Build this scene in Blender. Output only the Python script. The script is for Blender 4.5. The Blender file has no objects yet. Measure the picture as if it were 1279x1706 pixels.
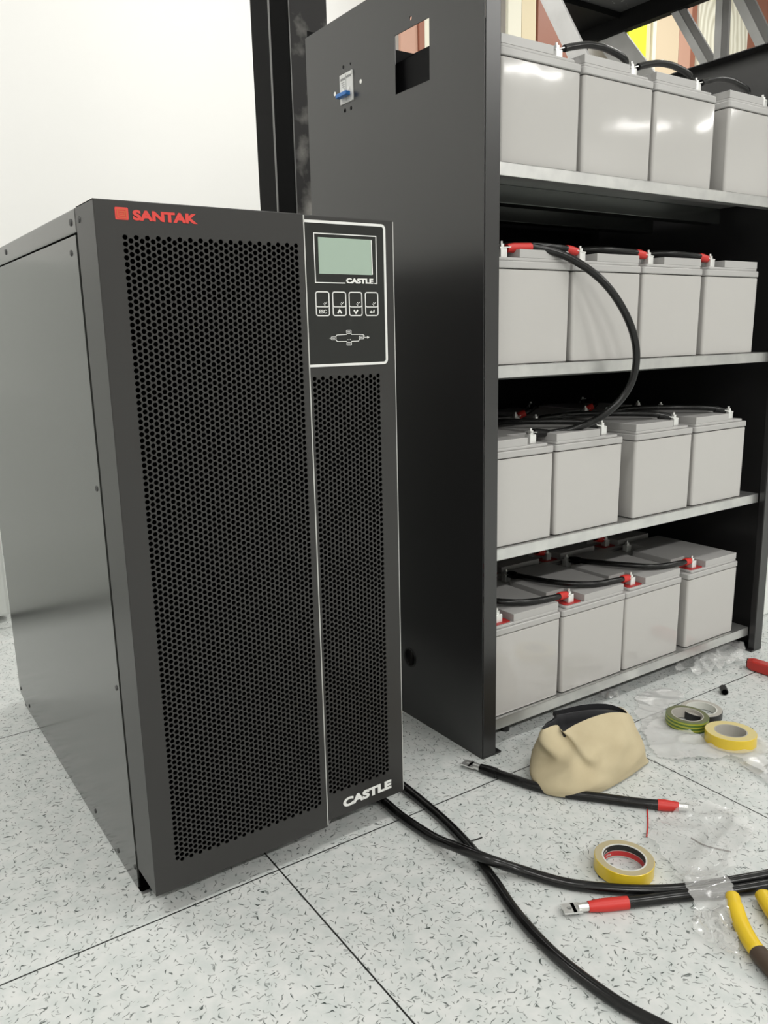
import bpy, bmesh, math, random
from mathutils import Vector, Matrix, noise
random.seed(7)
scene = bpy.context.scene
COL = scene.collection

# ------------------------------------------------------------------ camera
F_PX, IW, IH = 1358.1857, 1279, 1706
YAW, PITCH, ROLL = 0.6024, 0.2112, -0.0225
CAM = Vector((-0.2439, -0.8336, 0.6594))
_fw = Vector((math.sin(YAW)*math.cos(PITCH), math.cos(YAW)*math.cos(PITCH), -math.sin(PITCH)))
_r0 = Vector((math.cos(YAW), -math.sin(YAW), 0))
_u0 = _r0.cross(_fw)
_rt = math.cos(ROLL)*_r0 + math.sin(ROLL)*_u0
_up = -math.sin(ROLL)*_r0 + math.cos(ROLL)*_u0
cd = bpy.data.cameras.new('camera'); cam = bpy.data.objects.new('camera', cd); COL.objects.link(cam)
cd.sensor_fit = 'VERTICAL'; cd.sensor_height = 36.0; cd.sensor_width = 36.0*IW/IH
cd.lens = F_PX/IH*36.0; cd.clip_start = 0.02; cd.clip_end = 60
cam.matrix_world = Matrix(((_rt.x, _up.x, -_fw.x, CAM.x), (_rt.y, _up.y, -_fw.y, CAM.y), (_rt.z, _up.z, -_fw.z, CAM.z), (0, 0, 0, 1)))
scene.camera = cam

def ray(u, v):
    return _fw + ((u-639.5)/F_PX)*_rt - ((v-853)/F_PX)*_up
def flo(u, v, z=0.0):
    """the point of the level z seen at a place of the photograph"""
    d = ray(u, v); return CAM + d*((z-CAM.z)/d.z)
def onp(u, v, o, n):
    d = ray(u, v); o = Vector(o); n = Vector(n); return CAM + d*((o-CAM).dot(n)/d.dot(n))

# ------------------------------------------------------------------ materials
def mat(name, col, rough=0.5, metal=0.0, spec=0.5, coat=0.0, bump=None, noise_col=None, emit=None):
    m = bpy.data.materials.new(name); m.use_nodes = True
    nt = m.node_tree; b = nt.nodes['Principled BSDF']
    b.inputs['Base Color'].default_value = (*col, 1); b.inputs['Roughness'].default_value = rough
    b.inputs['Metallic'].default_value = metal; b.inputs['Specular IOR Level'].default_value = spec
    b.inputs['Coat Weight'].default_value = coat
    tc = nt.nodes.new('ShaderNodeTexCoord')
    if noise_col:
        sc, col2, lo, hi = noise_col
        n = nt.nodes.new('ShaderNodeTexNoise'); n.inputs['Scale'].default_value = sc; n.inputs['Detail'].default_value = 5
        nt.links.new(tc.outputs['Object'], n.inputs['Vector'])
        r = nt.nodes.new('ShaderNodeMapRange'); r.inputs[1].default_value = lo; r.inputs[2].default_value = hi
        nt.links.new(n.outputs['Fac'], r.inputs[0])
        x = nt.nodes.new('ShaderNodeMix'); x.data_type = 'RGBA'
        x.inputs[6].default_value = (*col, 1); x.inputs[7].default_value = (*col2, 1)
        nt.links.new(r.outputs[0], x.inputs[0]); nt.links.new(x.outputs[2], b.inputs['Base Color'])
    if bump:
        sc, st, dist = bump
        n = nt.nodes.new('ShaderNodeTexNoise'); n.inputs['Scale'].default_value = sc; n.inputs['Detail'].default_value = 3
        nt.links.new(tc.outputs['Object'], n.inputs['Vector'])
        bp = nt.nodes.new('ShaderNodeBump'); bp.inputs['Strength'].default_value = st; bp.inputs['Distance'].default_value = dist
        nt.links.new(n.outputs['Fac'], bp.inputs['Height']); nt.links.new(bp.outputs[0], b.inputs['Normal'])
    if emit:
        b.inputs['Emission Color'].default_value = (*emit[0], 1); b.inputs['Emission Strength'].default_value = emit[1]
    return m

M = {}
M['ups'] = mat('black_powder_coat', (0.021, 0.020, 0.019), 0.36, 0, 0.5, bump=(900, 0.05, 0.0006))
M['ups_side'] = mat('dark_satin_side_sheet', (0.042, 0.043, 0.040), 0.19, 0, 1.0, bump=(5, 0.06, 0.002))
M['ups_dark'] = mat('dark_interior', (0.0012, 0.0012, 0.0012), 0.9, 0, 0.0)
M['panel_black'] = mat('glossy_control_film', (0.008, 0.009, 0.008), 0.22)
M['white_ink'] = mat('white_ink', (0.78, 0.78, 0.75), 0.5)
M['silver_ink'] = mat('pale_grey_ink', (0.72, 0.72, 0.70), 0.4)
M['red_ink'] = mat('red_ink', (0.62, 0.045, 0.035), 0.45)
M['orange_ink'] = mat('orange_red_ink', (0.50, 0.085, 0.03), 0.45)
M['lcd'] = mat('lcd_glass', (0.33, 0.42, 0.35), 0.2)
M['chrome'] = mat('bright_metal', (0.82, 0.82, 0.80), 0.34, 0.85)
M['highlight_metal'] = mat('pale_edge_highlight', (0.55, 0.55, 0.53), 0.35, 0.6)
M['screw'] = mat('dark_screw', (0.05, 0.05, 0.05), 0.35, 0.6)
M['rack'] = mat('black_rack_coat', (0.0125, 0.012, 0.0125), 0.3, 0, 0.85, bump=(4, 0.05, 0.002))
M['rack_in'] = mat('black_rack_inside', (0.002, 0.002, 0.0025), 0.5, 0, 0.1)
M['galv'] = mat('galvanised_steel', (0.62, 0.62, 0.61), 0.34, 0.9, noise_col=(30, (0.72, 0.72, 0.70), 0.35, 0.65))
M['galv_dark'] = mat('dark_zinc_rail', (0.10, 0.105, 0.10), 0.22, 0.8)
M['bat'] = mat('grey_abs_case', (0.475, 0.462, 0.445), 0.065, 0, 0.5, bump=(7, 0.12, 0.004))
M['lid'] = mat('grey_abs_lid', (0.42, 0.412, 0.402), 0.34, 0, 0.5, bump=(500, 0.08, 0.0006))
M['term'] = mat('tinned_terminal', (0.85, 0.85, 0.83), 0.35, 0.55)
M['red'] = mat('red_heat_shrink', (0.55, 0.028, 0.022), 0.42)
M['well_red'] = mat('red_terminal_pad', (0.40, 0.02, 0.02), 0.5)
M['cable'] = mat('black_cable_jacket', (0.0045, 0.0045, 0.0045), 0.22, 0, 0.38, noise_col=(60, (0.014, 0.014, 0.014), 0.5, 0.75))
M['rubber'] = mat('black_rubber', (0.012, 0.012, 0.012), 0.5)
M['blue'] = mat('blue_toggle', (0.03, 0.17, 0.50), 0.4)
M['mcb'] = mat('white_breaker_plastic', (0.70, 0.70, 0.68), 0.4)
M['grey_print'] = mat('grey_print', (0.25, 0.25, 0.25), 0.5)
M['canvas'] = mat('beige_canvas', (0.53, 0.455, 0.30), 0.85, 0, 0.2, bump=(1400, 0.25, 0.0008), noise_col=(25, (0.47, 0.395, 0.255), 0.4, 0.75))
M['lining'] = mat('black_lining', (0.012, 0.012, 0.014), 0.6)
M['tape_y'] = mat('yellow_tape', (0.70, 0.50, 0.03), 0.3, 0, 0.5, coat=0.2)
M['tape_side'] = mat('tape_edge_beige', (0.42, 0.36, 0.22), 0.6)
M['tape_side_y'] = mat('tape_edge_pale_yellow', (0.66, 0.56, 0.26), 0.55)
M['tape_side_g'] = mat('tape_edge_olive', (0.13, 0.14, 0.07), 0.5)
M['core_black'] = mat('core_black_label', (0.01, 0.012, 0.01), 0.5)
M['core_red'] = mat('core_red_label', (0.50, 0.03, 0.03), 0.5)
M['core_white'] = mat('core_white', (0.62, 0.62, 0.58), 0.6)
M['core_grey'] = mat('core_grey', (0.42, 0.40, 0.36), 0.6)
M['tape_black'] = mat('black_tape', (0.01, 0.01, 0.01), 0.35)
M['yellow_rubber'] = mat('yellow_handle', (0.72, 0.50, 0.02), 0.38)
M['brown_rubber'] = mat('dark_brown_grip', (0.055, 0.035, 0.022), 0.6)
M['red_plastic'] = mat('red_handle', (0.42, 0.025, 0.018), 0.4)
M['wall'] = mat('white_wall_paint', (0.80, 0.795, 0.775), 0.85, 0, 0.2)
M['ceil'] = mat('white_ceiling', (0.80, 0.80, 0.79), 0.9)
M['cabinet'] = mat('white_cabinet_enamel', (0.76, 0.78, 0.75), 0.4)
M['post'] = mat('black_steel_post', (0.006, 0.006, 0.006), 0.6, 0, 0.08)
M['grey_steel'] = mat('grey_primer_steel', (0.52, 0.515, 0.505), 0.55, 0, 0.4, noise_col=(8, (0.42, 0.415, 0.405), 0.4, 0.7))
M['post_highlight'] = mat('post_edge_highlight', (0.16, 0.16, 0.155), 0.4, 0.3)
M['grey_steel_shade'] = mat('shaded_grey_primer_steel', (0.20, 0.195, 0.19), 0.55, 0, 0.4)  # same steel as the front leaf, with its shade put into the colour
M['wood_cream'] = mat('cream_board', (0.72, 0.62, 0.42), 0.6)
M['wood_white'] = mat('pale_cream_board', (0.80, 0.77, 0.64), 0.6)
M['wood_beige'] = mat('beige_board', (0.66, 0.54, 0.38), 0.6)
M['wood_red'] = mat('reddish_brown_board', (0.30, 0.115, 0.07), 0.5)
M['wood_pink'] = mat('pinkish_brown_board', (0.52, 0.30, 0.22), 0.5)
M['yellow_paper'] = mat('yellow_green_sheet', (0.70, 0.80, 0.03), 0.6)

def dusty(name, base, dust, sc, lo, hi):
    return mat(name, base, 0.55, 0, 0.4, noise_col=(sc, dust, lo, hi))
M['post_dusty'] = dusty('black_steel_with_plaster_dust', (0.009, 0.008, 0.008), (0.30, 0.29, 0.27), 9, 0.53, 0.74)
M['deck'] = dusty('black_deck_with_white_dust', (0.05, 0.05, 0.05), (0.6, 0.6, 0.58), 70, 0.66, 0.74)

def striped_tape():
    m = mat('yellow_green_striped_tape', (0.3, 0.3, 0.05), 0.3); nt = m.node_tree; b = nt.nodes['Principled BSDF']
    tc = nt.nodes.new('ShaderNodeTexCoord'); sep = nt.nodes.new('ShaderNodeSeparateXYZ'); nt.links.new(tc.outputs['Object'], sep.inputs[0])
    mu = nt.nodes.new('ShaderNodeMath'); mu.operation = 'MULTIPLY'; mu.inputs[1].default_value = 170; nt.links.new(sep.outputs[2], mu.inputs[0])
    fr = nt.nodes.new('ShaderNodeMath'); fr.operation = 'FRACT'; nt.links.new(mu.outputs[0], fr.inputs[0])
    r = nt.nodes.new('ShaderNodeValToRGB'); r.color_ramp.interpolation = 'CONSTANT'
    r.color_ramp.elements[0].color = (0.07, 0.15, 0.03, 1); r.color_ramp.elements[1].position = 0.5; r.color_ramp.elements[1].color = (0.36, 0.37, 0.05, 1)
    nt.links.new(fr.outputs[0], r.inputs[0]); nt.links.new(r.outputs[0], b.inputs['Base Color'])
    return m
M['tape_gy'] = striped_tape()

def plywood():
    m = mat('swirled_plywood', (0.75, 0.72, 0.58), 0.5); nt = m.node_tree; b = nt.nodes['Principled BSDF']
    tc = nt.nodes.new('ShaderNodeTexCoord'); mp = nt.nodes.new('ShaderNodeMapping'); mp.inputs['Scale'].default_value = (2.2, 1, 1.0)
    mp.inputs['Location'].default_value = (0.1, 0, -1.05)
    nt.links.new(tc.outputs['Object'], mp.inputs[0])
    w = nt.nodes.new('ShaderNodeTexWave'); w.wave_type = 'RINGS'; w.rings_direction = 'Y'; w.inputs['Scale'].default_value = 3.6
    w.inputs['Distortion'].default_value = 3.5; w.inputs['Detail'].default_value = 2; w.inputs['Detail Scale'].default_value = 1.2
    nt.links.new(mp.outputs[0], w.inputs['Vector'])
    r = nt.nodes.new('ShaderNodeValToRGB'); r.color_ramp.elements[0].color = (0.60, 0.57, 0.45, 1); r.color_ramp.elements[1].color = (0.86, 0.84, 0.72, 1)
    nt.links.new(w.outputs['Fac'], r.inputs[0]); nt.links.new(r.outputs[0], b.inputs['Base Color'])
    return m
M['plywood'] = plywood()

def plastic(name, milky=0.12):
    m = bpy.data.materials.new(name); m.use_nodes = True; nt = m.node_tree
    for n in list(nt.nodes): nt.nodes.remove(n)
    out = nt.nodes.new('ShaderNodeOutputMaterial')
    tr = nt.nodes.new('ShaderNodeBsdfTransparent'); tr.inputs[0].default_value = (0.985, 0.985, 0.985, 1)
    di = nt.nodes.new('ShaderNodeBsdfDiffuse'); di.inputs[0].default_value = (0.96, 0.955, 0.94, 1)
    gl = nt.nodes.new('ShaderNodeBsdfGlossy'); gl.inputs['Roughness'].default_value = 0.16
    b = nt.nodes.new('ShaderNodeMixShader'); b.inputs[0].default_value = milky; nt.links.new(tr.outputs[0], b.inputs[1]); nt.links.new(di.outputs[0], b.inputs[2])
    fr = nt.nodes.new('ShaderNodeFresnel'); fr.inputs[0].default_value = 1.45
    lw = nt.nodes.new('ShaderNodeMath'); lw.operation = 'MULTIPLY_ADD'; lw.inputs[1].default_value = 0.25; lw.inputs[2].default_value = 0.035; nt.links.new(fr.outputs[0], lw.inputs[0])
    c = nt.nodes.new('ShaderNodeMixShader'); nt.links.new(lw.outputs[0], c.inputs[0]); nt.links.new(b.outputs[0], c.inputs[1]); nt.links.new(gl.outputs[0], c.inputs[2])
    nt.links.new(c.outputs[0], out.inputs[0])
    return m
M['plastic'] = plastic('clear_plastic_film', milky=0.25)
M['plastic_milky'] = plastic('milky_plastic_film', milky=0.34)

TILE_YAW, T_Y, T_X = -0.0140, 0.0076, 0.1588
def floor_material():
    m = mat('speckled_antistatic_tile', (0.62, 0.635, 0.615), 0.42, 0, 0.4); nt = m.node_tree; b = nt.nodes['Principled BSDF']; L = nt.links.new
    tc = nt.nodes.new('ShaderNodeTexCoord')
    def math_(op, a, bb=None, c=None):
        n = nt.nodes.new('ShaderNodeMath'); n.operation = op
        for i, v in enumerate((a, bb, c)):
            if v is None: continue
            if isinstance(v, (int, float)): n.inputs[i].default_value = v
            else: L(v, n.inputs[i])
        return n.outputs[0]
    # slow warp of the plane so that strokes bend
    wn = nt.nodes.new('ShaderNodeTexNoise'); wn.noise_dimensions = '2D'; wn.inputs['Scale'].default_value = 95; wn.inputs['Detail'].default_value = 1
    L(tc.outputs['Object'], wn.inputs['Vector'])
    sub = nt.nodes.new('ShaderNodeVectorMath'); sub.operation = 'SUBTRACT'; sub.inputs[1].default_value = (0.5, 0.5, 0.5); L(wn.outputs['Color'], sub.inputs[0])
    scl = nt.nodes.new('ShaderNodeVectorMath'); scl.operation = 'SCALE'; scl.inputs['Scale'].default_value = 0.0085; L(sub.outputs[0], scl.inputs[0])
    add = nt.nodes.new('ShaderNodeVectorMath'); add.operation = 'ADD'; L(tc.outputs['Object'], add.inputs[0]); L(scl.outputs[0], add.inputs[1])
    total = None
    for (sc, ox, ln, wd, keep, dark) in ((70, 0.0, 0.38, 0.056, 0.72, 1.0), (92, 3.7, 0.38, 0.064, 0.68, 0.95), (130, 9.1, 0.34, 0.080, 0.6, 0.6)):
        vm = nt.nodes.new('ShaderNodeVectorMath'); vm.operation = 'MULTIPLY_ADD'; vm.inputs[1].default_value = (sc, sc, 0); vm.inputs[2].default_value = (ox, ox*1.7, 0)
        L(add.outputs[0], vm.inputs[0])
        vo = nt.nodes.new('ShaderNodeTexVoronoi'); vo.voronoi_dimensions = '2D'; vo.inputs['Scale'].default_value = 1.0; vo.inputs['Randomness'].default_value = 0.95
        L(vm.outputs[0], vo.inputs['Vector'])
        d = nt.nodes.new('ShaderNodeVectorMath'); d.operation = 'SUBTRACT'; L(vm.outputs[0], d.inputs[0]); L(vo.outputs['Position'], d.inputs[1])
        sc_ = nt.nodes.new('ShaderNodeSeparateColor'); L(vo.outputs['Color'], sc_.inputs[0])
        ang = math_('MULTIPLY', sc_.outputs[0], 6.283)
        co, si = math_('COSINE', ang), math_('SINE', ang)
        s = nt.nodes.new('ShaderNodeSeparateXYZ'); L(d.outputs[0], s.inputs[0])
        u = math_('ADD', math_('MULTIPLY', s.outputs[0], co), math_('MULTIPLY', s.outputs[1], si))
        v = math_('SUBTRACT', math_('MULTIPLY', s.outputs[1], co), math_('MULTIPLY', s.outputs[0], si))
        v2 = math_('ADD', v, math_('MULTIPLY', math_('MULTIPLY', u, u), math_('MULTIPLY_ADD', sc_.outputs[1], 2.4, -1.2)))
        uu = math_('DIVIDE', math_('ABSOLUTE', u), math_('MULTIPLY_ADD', sc_.outputs[1], ln*0.75, ln*0.35))
        wloc = math_('MULTIPLY', math_('SUBTRACT', 1.0, math_('MULTIPLY', uu, uu)), wd)
        edge = math_('SUBTRACT', wloc, math_('ABSOLUTE', v2))
        mr = nt.nodes.new('ShaderNodeMapRange'); mr.inputs[1].default_value = -0.015; mr.inputs[2].default_value = 0.02; L(edge, mr.inputs[0])
        k = math_('LESS_THAN', sc_.outputs[2], keep)
        a = math_('MULTIPLY', math_('MULTIPLY', mr.outputs[0], k), math_('MULTIPLY', math_('MULTIPLY_ADD', sc_.outputs[2], 0.45/keep, 0.55), dark))
        total = a if total is None else math_('MAXIMUM', total, a)
    # faint clouding of the tile
    cn = nt.nodes.new('ShaderNodeTexNoise'); cn.noise_dimensions = '2D'; cn.inputs['Scale'].default_value = 45; cn.inputs['Detail'].default_value = 4; L(tc.outputs['Object'], cn.inputs['Vector'])
    cr = nt.nodes.new('ShaderNodeValToRGB'); cr.color_ramp.elements[0].position = 0.3; cr.color_ramp.elements[0].color = (0.55, 0.58, 0.565, 1)
    cr.color_ramp.elements[1].position = 0.7; cr.color_ramp.elements[1].color = (0.64, 0.65, 0.635, 1); L(cn.outputs['Fac'], cr.inputs[0])
    mx = nt.nodes.new('ShaderNodeMix'); mx.data_type = 'RGBA'; L(total, mx.inputs[0]); L(cr.outputs[0], mx.inputs[6]); mx.inputs[7].default_value = (0.035, 0.05, 0.045, 1)
    # joints between the 0.6 m tiles
    sp = nt.nodes.new('ShaderNodeSeparateXYZ'); L(tc.outputs['Object'], sp.inputs[0])
    def joint(o):
        f = math_('FRACT', math_('DIVIDE', o, 0.6)); dd = math_('MULTIPLY', math_('MINIMUM', f, math_('SUBTRACT', 1.0, f)), 0.6)
        r = nt.nodes.new('ShaderNodeMapRange'); r.inputs[1].default_value = 0.0008; r.inputs[2].default_value = 0.0014; r.inputs[3].default_value = 1; r.inputs[4].default_value = 0; L(dd, r.inputs[0]); return r.outputs[0]
    jj = math_('MULTIPLY', math_('MAXIMUM', joint(sp.outputs[0]), joint(sp.outputs[1])), 1.0)
    mj = nt.nodes.new('ShaderNodeMix'); mj.data_type = 'RGBA'; L(jj, mj.inputs[0]); L(mx.outputs[2], mj.inputs[6]); mj.inputs[7].default_value = (0.012, 0.013, 0.012, 1)
    L(mj.outputs[2], b.inputs['Base Color'])
    return m
M['floor'] = floor_material()

# ------------------------------------------------------------------ mesh builder
class MB:
    def __init__(s): s.v, s.f, s.mi, s.sm = [], [], [], []
    def add(s, vs, fs, mi=0, sm=False):
        n = len(s.v); s.v += [tuple(p) for p in vs]; s.f += [tuple(n+i for i in f) for f in fs]
        s.mi += [mi]*len(fs); s.sm += [sm]*len(fs); return s
    def box(s, x0, x1, y0, y1, z0, z1, mi=0):
        v = [(x, y, z) for z in (z0, z1) for y in (y0, y1) for x in (x0, x1)]
        return s.add(v, [(0, 2, 3, 1), (4, 5, 7, 6), (0, 1, 5, 4), (2, 6, 7, 3), (0, 4, 6, 2), (1, 3, 7, 5)], mi)
    def rbox(s, x0, x1, y0, y1, z0, z1, r, mi=0, seg=4, tz0=0.0, inset=0.0):
        """box with rounded vertical edges, small chamfer at top and bottom"""
        def ring(x0, x1, y0, y1, r):
            o = []
            for (cx, cy, a0) in ((x1-r, y1-r, 0), (x0+r, y1-r, 90), (x0+r, y0+r, 180), (x1-r, y0+r, 270)):
                for k in range(seg+1):
                    a = math.radians(a0+90*k/seg); o.append((cx+r*math.cos(a), cy+r*math.sin(a)))
            return o
        c = max(inset, 0.0008); t = tz0
        lv = [(z0, c+t), (z0+c, t), (z1-c, 0), (z1, c)]
        rings = [[(x, y, z) for (x, y) in ring(x0+i, x1-i, y0+i, y1-i, max(r-i*0.3, 0.0005))] for z, i in lv]
        return s.loft(rings, mi=mi, cap=True, sm=True)
    def loft(s, rings, mi=0, cap=False, sm=True, closed=True):
        n = len(rings[0]); vs = [p for r in rings for p in r]; fs = []
        m = n if closed else n-1
        for k in range(len(rings)-1):
            for i in range(m):
                j = (i+1) % n; fs.append((k*n+i, k*n+j, (k+1)*n+j, (k+1)*n+i))
        b = len(s.v); s.add(vs, fs, mi, sm)
        if cap:
            s.f += [tuple(b+i for i in reversed(range(n))), tuple(b+(len(rings)-1)*n+i for i in range(n))]; s.mi += [mi]*2; s.sm += [False]*2
        return s
    def cyl(s, p0, p1, r0, r1=None, n=20, mi=0, cap=True, sm=True):
        r1 = r0 if r1 is None else r1
        p0, p1 = Vector(p0), Vector(p1); w = (p1-p0).normalized(); a = w.orthogonal().normalized(); b = w.cross(a)
        rg = lambda p, r: [p+a*(r*math.cos(2*math.pi*i/n))+b*(r*math.sin(2*math.pi*i/n)) for i in range(n)]
        return s.loft([rg(p0, r0), rg(p1, r1)], mi, cap, sm)
    def tube(s, pts, r, n=12, mi=0, cap=True, flat=1.0):
        pts = [Vector(p) for p in pts]; rings = []; up = Vector((0, 0, 1)); prev = None
        for i, p in enumerate(pts):
            t = (pts[min(i+1, len(pts)-1)]-pts[max(i-1, 0)]).normalized()
            if prev is None:
                a = t.cross(up)
                if a.length < 1e-3: a = t.orthogonal()
                a.normalize()
            else:
                a = (prev - t*prev.dot(t)).normalized()
            prev = a; b = a.cross(t)
            rr = r[i] if isinstance(r, (list, tuple)) else r
            rings.append([p+a*(rr*math.cos(2*math.pi*k/n))+b*(rr*flat*math.sin(2*math.pi*k/n)) for k in range(n)])
        return s.loft(rings, mi, cap, True)
    def lathe(s, prof, n=48, mi=0, c=(0, 0, 0)):
        """closed profile (r, z) turned about z"""
        c = Vector(c); m = len(prof)
        vs = [c+Vector((r*math.cos(2*math.pi*k/n), r*math.sin(2*math.pi*k/n), z)) for k in range(n) for r, z in prof]
        fs = [(k*m+i, ((k+1) % n)*m+i, ((k+1) % n)*m+(i+1) % m, k*m+(i+1) % m) for k in range(n) for i in range(m)]
        return s.add(vs, fs, mi, True)
    def shift(s, d): s.v = [(x+d[0], y+d[1], z+d[2]) for x, y, z in s.v]; return s
    def build(s, name, mats, parent=None, bevel=0, subsurf=0, solid=None, loc=None, autosmooth=True):
        me = bpy.data.meshes.new(name); me.from_pydata(s.v, [], s.f)
        for m in (mats if isinstance(mats, (list, tuple)) else [mats]): me.materials.append(m)
        me.polygons.foreach_set('material_index', s.mi); me.polygons.foreach_set('use_smooth', s.sm)
        me.update()
        bm = bmesh.new(); bm.from_mesh(me); bmesh.ops.recalc_face_normals(bm, faces=bm.faces)
        if autosmooth:
            for e in bm.edges:
                if len(e.link_faces) == 2 and e.calc_face_angle(0) > math.radians(38): e.smooth = False
        bm.to_mesh(me); bm.free()
        o = bpy.data.objects.new(name, me); COL.objects.link(o)
        if parent: o.parent = parent
        if loc: o.location = loc
        if solid is not None:
            md = o.modifiers.new('thickness', 'SOLIDIFY'); md.thickness = abs(solid); md.offset = 1 if solid > 0 else -1
        if bevel:
            md = o.modifiers.new('edge', 'BEVEL'); md.width = bevel; md.segments = 2; md.limit_method = 'ANGLE'; md.angle_limit = math.radians(40)
        if subsurf:
            md = o.modifiers.new('smooth', 'SUBSURF'); md.levels = md.render_levels = subsurf
        return o

def tag(o, label, cat, group=None, kind=None):
    o['label'] = label; o['category'] = cat
    if group: o['group'] = group
    if kind: o['kind'] = kind
    return o
def thing(name, label, cat, loc=(0, 0, 0), rz=0, group=None):
    o = bpy.data.objects.new(name, None); COL.objects.link(o); o.empty_display_size = 0.05
    o.location = loc; o.rotation_euler = (0, 0, rz)
    return tag(o, label, cat, group)
def struct(o): o['kind'] = 'structure'; return o
def copy_tree(o, parent=None):
    c = o.copy(); COL.objects.link(c)
    if parent: c.parent = parent
    for ch in list(o.children): copy_tree(ch, c)
    return c
def smooth_path(pts, k=8):
    """Catmull-Rom through the points"""
    P = [Vector(p) for p in pts]; P = [2*P[0]-P[1]]+P+[2*P[-1]-P[-2]]; out = []
    for i in range(1, len(P)-2):
        a, b, c, d = P[i-1:i+3]
        for j in range(k):
            t = j/k; out.append(0.5*((2*b)+(c-a)*t+(2*a-5*b+4*c-d)*t*t+(3*b-a-3*c+d)*t**3))
    out.append(P[-2]); return out
def text_mesh(mb, s, x0, x1, z0, z1, y, bold=0.0, depth=0.0006, shear=0.0, mi=0):
    """lettering on a plane facing -y, fitted to the rectangle"""
    cu = bpy.data.curves.new('lettering', 'FONT'); cu.body = s; cu.size = 1; cu.offset = bold; cu.extrude = 0.01; cu.resolution_u = 6; cu.shear = shear
    o = bpy.data.objects.new('lettering', cu); COL.objects.link(o)
    dg = bpy.context.evaluated_depsgraph_get(); me = bpy.data.meshes.new_from_object(o.evaluated_get(dg))
    xs = [v.co.x for v in me.vertices]; ys = [v.co.y for v in me.vertices]
    sx = (x1-x0)/(max(xs)-min(xs)); sz = (z1-z0)/(max(ys)-min(ys)); mx, my = min(xs), min(ys)
    mb.add([(x0+(v.co.x-mx)*sx, y-depth*(0.5+v.co.z/0.02), z0+(v.co.y-my)*sz) for v in me.vertices], [tuple(p.vertices) for p in me.polygons], mi)
    bpy.data.objects.remove(o); bpy.data.curves.remove(cu); bpy.data.meshes.remove(me)
def line2(mb, pts, w, y, mi=0, depth=0.0005, closed=False):
    """flat stroked polyline (x, z) printed on a plane facing -y"""
    P = [Vector((p[0], p[1])) for p in pts]; n = len(P); L, R = [], []
    for i in range(n):
        a = P[i-1] if (i or closed) else None; c = P[(i+1) % n] if (i < n-1 or closed) else None
        d1 = (P[i]-a).normalized() if a is not None else (c-P[i]).normalized(); d2 = (c-P[i]).normalized() if c is not None else d1
        m = Vector((-d1.y-d2.y, d1.x+d2.x)); m.normalize(); k = w/2/max(0.35, m.dot(Vector((-d1.y, d1.x))))
        L.append(P[i]+m*k); R.append(P[i]-m*k)
    vs = [(p.x, y-depth, p.y) for p in L]+[(p.x, y-depth, p.y) for p in R]+[(p.x, y, p.y) for p in L]+[(p.x, y, p.y) for p in R]
    m = n if closed else n-1; fs = []
    for i in range(m):
        j = (i+1) % n; fs += [(i, j, n+j, n+i), (i, 2*n+i, 2*n+j, j), (n+i, n+j, 3*n+j, 3*n+i)]
    mb.add(vs, fs, mi)
def rrect(x0, x1, z0, z1, r, seg=4):
    o = []
    for (cx, cz, a0) in ((x1-r, z1-r, 0), (x0+r, z1-r, 90), (x0+r, z0+r, 180), (x1-r, z0+r, 270)):
        for k in range(seg+1):
            a = math.radians(a0+90*k/seg); o.append((cx+r*math.cos(a), cz+r*math.sin(a)))
    return o

# ------------------------------------------------------------------ the room
Z_C = 2.9; RX0, RX1, RY0, RY1 = -2.6, 9.2, -6.2, 2.62
fl = MB(); c, s_ = math.cos(TILE_YAW), math.sin(TILE_YAW)
org = Vector((c*T_X - s_*T_Y, s_*T_X + c*T_Y, 0))
fl.add([(x, y, 0) for x, y in ((-10, -10), (10, -10), (10, 10), (-10, 10))], [(0, 1, 2, 3)])
fo = fl.build('floor', M['floor'], loc=org); fo.rotation_euler = (0, 0, TILE_YAW); struct(fo)
struct(MB().box(RX0-0.1, RX1+0.1, RY1, RY1+0.1, 0, Z_C).build('wall_back', M['wall']))
struct(MB().box(RX0-0.1, RX0, RY0, RY1, 0, Z_C).build('wall_left', M['wall']))
struct(MB().box(RX1, RX1+0.1, RY0, RY1, 0, Z_C).build('wall_right', M['wall']))
struct(MB().box(RX0-0.1, RX1+0.1, RY0-0.1, RY0, 0, Z_C).build('wall_front', M['wall']))
struct(MB().box(RX0-0.1, RX1+0.1, RY0-0.1, RY1+0.1, Z_C, Z_C+0.1).build('ceiling', M['ceil']))

def area(name, loc, sx, sy, power, col=(1, 0.985, 0.955), rot=(0, 0, 0)):
    l = bpy.data.lights.new(name, 'AREA'); l.shape = 'RECTANGLE'; l.size = sx; l.size_y = sy; l.energy = power; l.color = col
    o = bpy.data.objects.new(name, l); COL.objects.link(o); o.location = loc; o.rotation_euler = rot; return o
for i, (lx, ly) in enumerate(((-1.2, 1.5), (1.3, 1.5), (3.9, 1.5), (-1.2, -0.9), (1.3, -0.9), (3.9, -0.9), (-1.2, -3.4), (1.3, -3.4), (3.9, -3.4))):
    area('ceiling_tube_light', (lx, ly, Z_C-0.04), 1.2, 0.16, 30 if ly > 0 else (17 if ly > -2 else 58))
area('ceiling_tube_light', (5.32, -4.80, Z_C-0.06), 0.7, 0.05, 9)
area('ceiling_tube_light', (7.78, -5.60, Z_C-0.06), 0.7, 0.05, 9, rot=(0, 0, 0.5))
area('ceiling_tube_light', (8.2, -4.95, Z_C-0.06), 0.9, 0.05, 9, rot=(0, 0, 2.2))
w = bpy.data.worlds.new('world'); scene.world = w; w.use_nodes = True
w.node_tree.nodes['Background'].inputs[0].default_value = (0.9, 0.95, 1, 1); w.node_tree.nodes['Background'].inputs[1].default_value = 0.3

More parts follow.
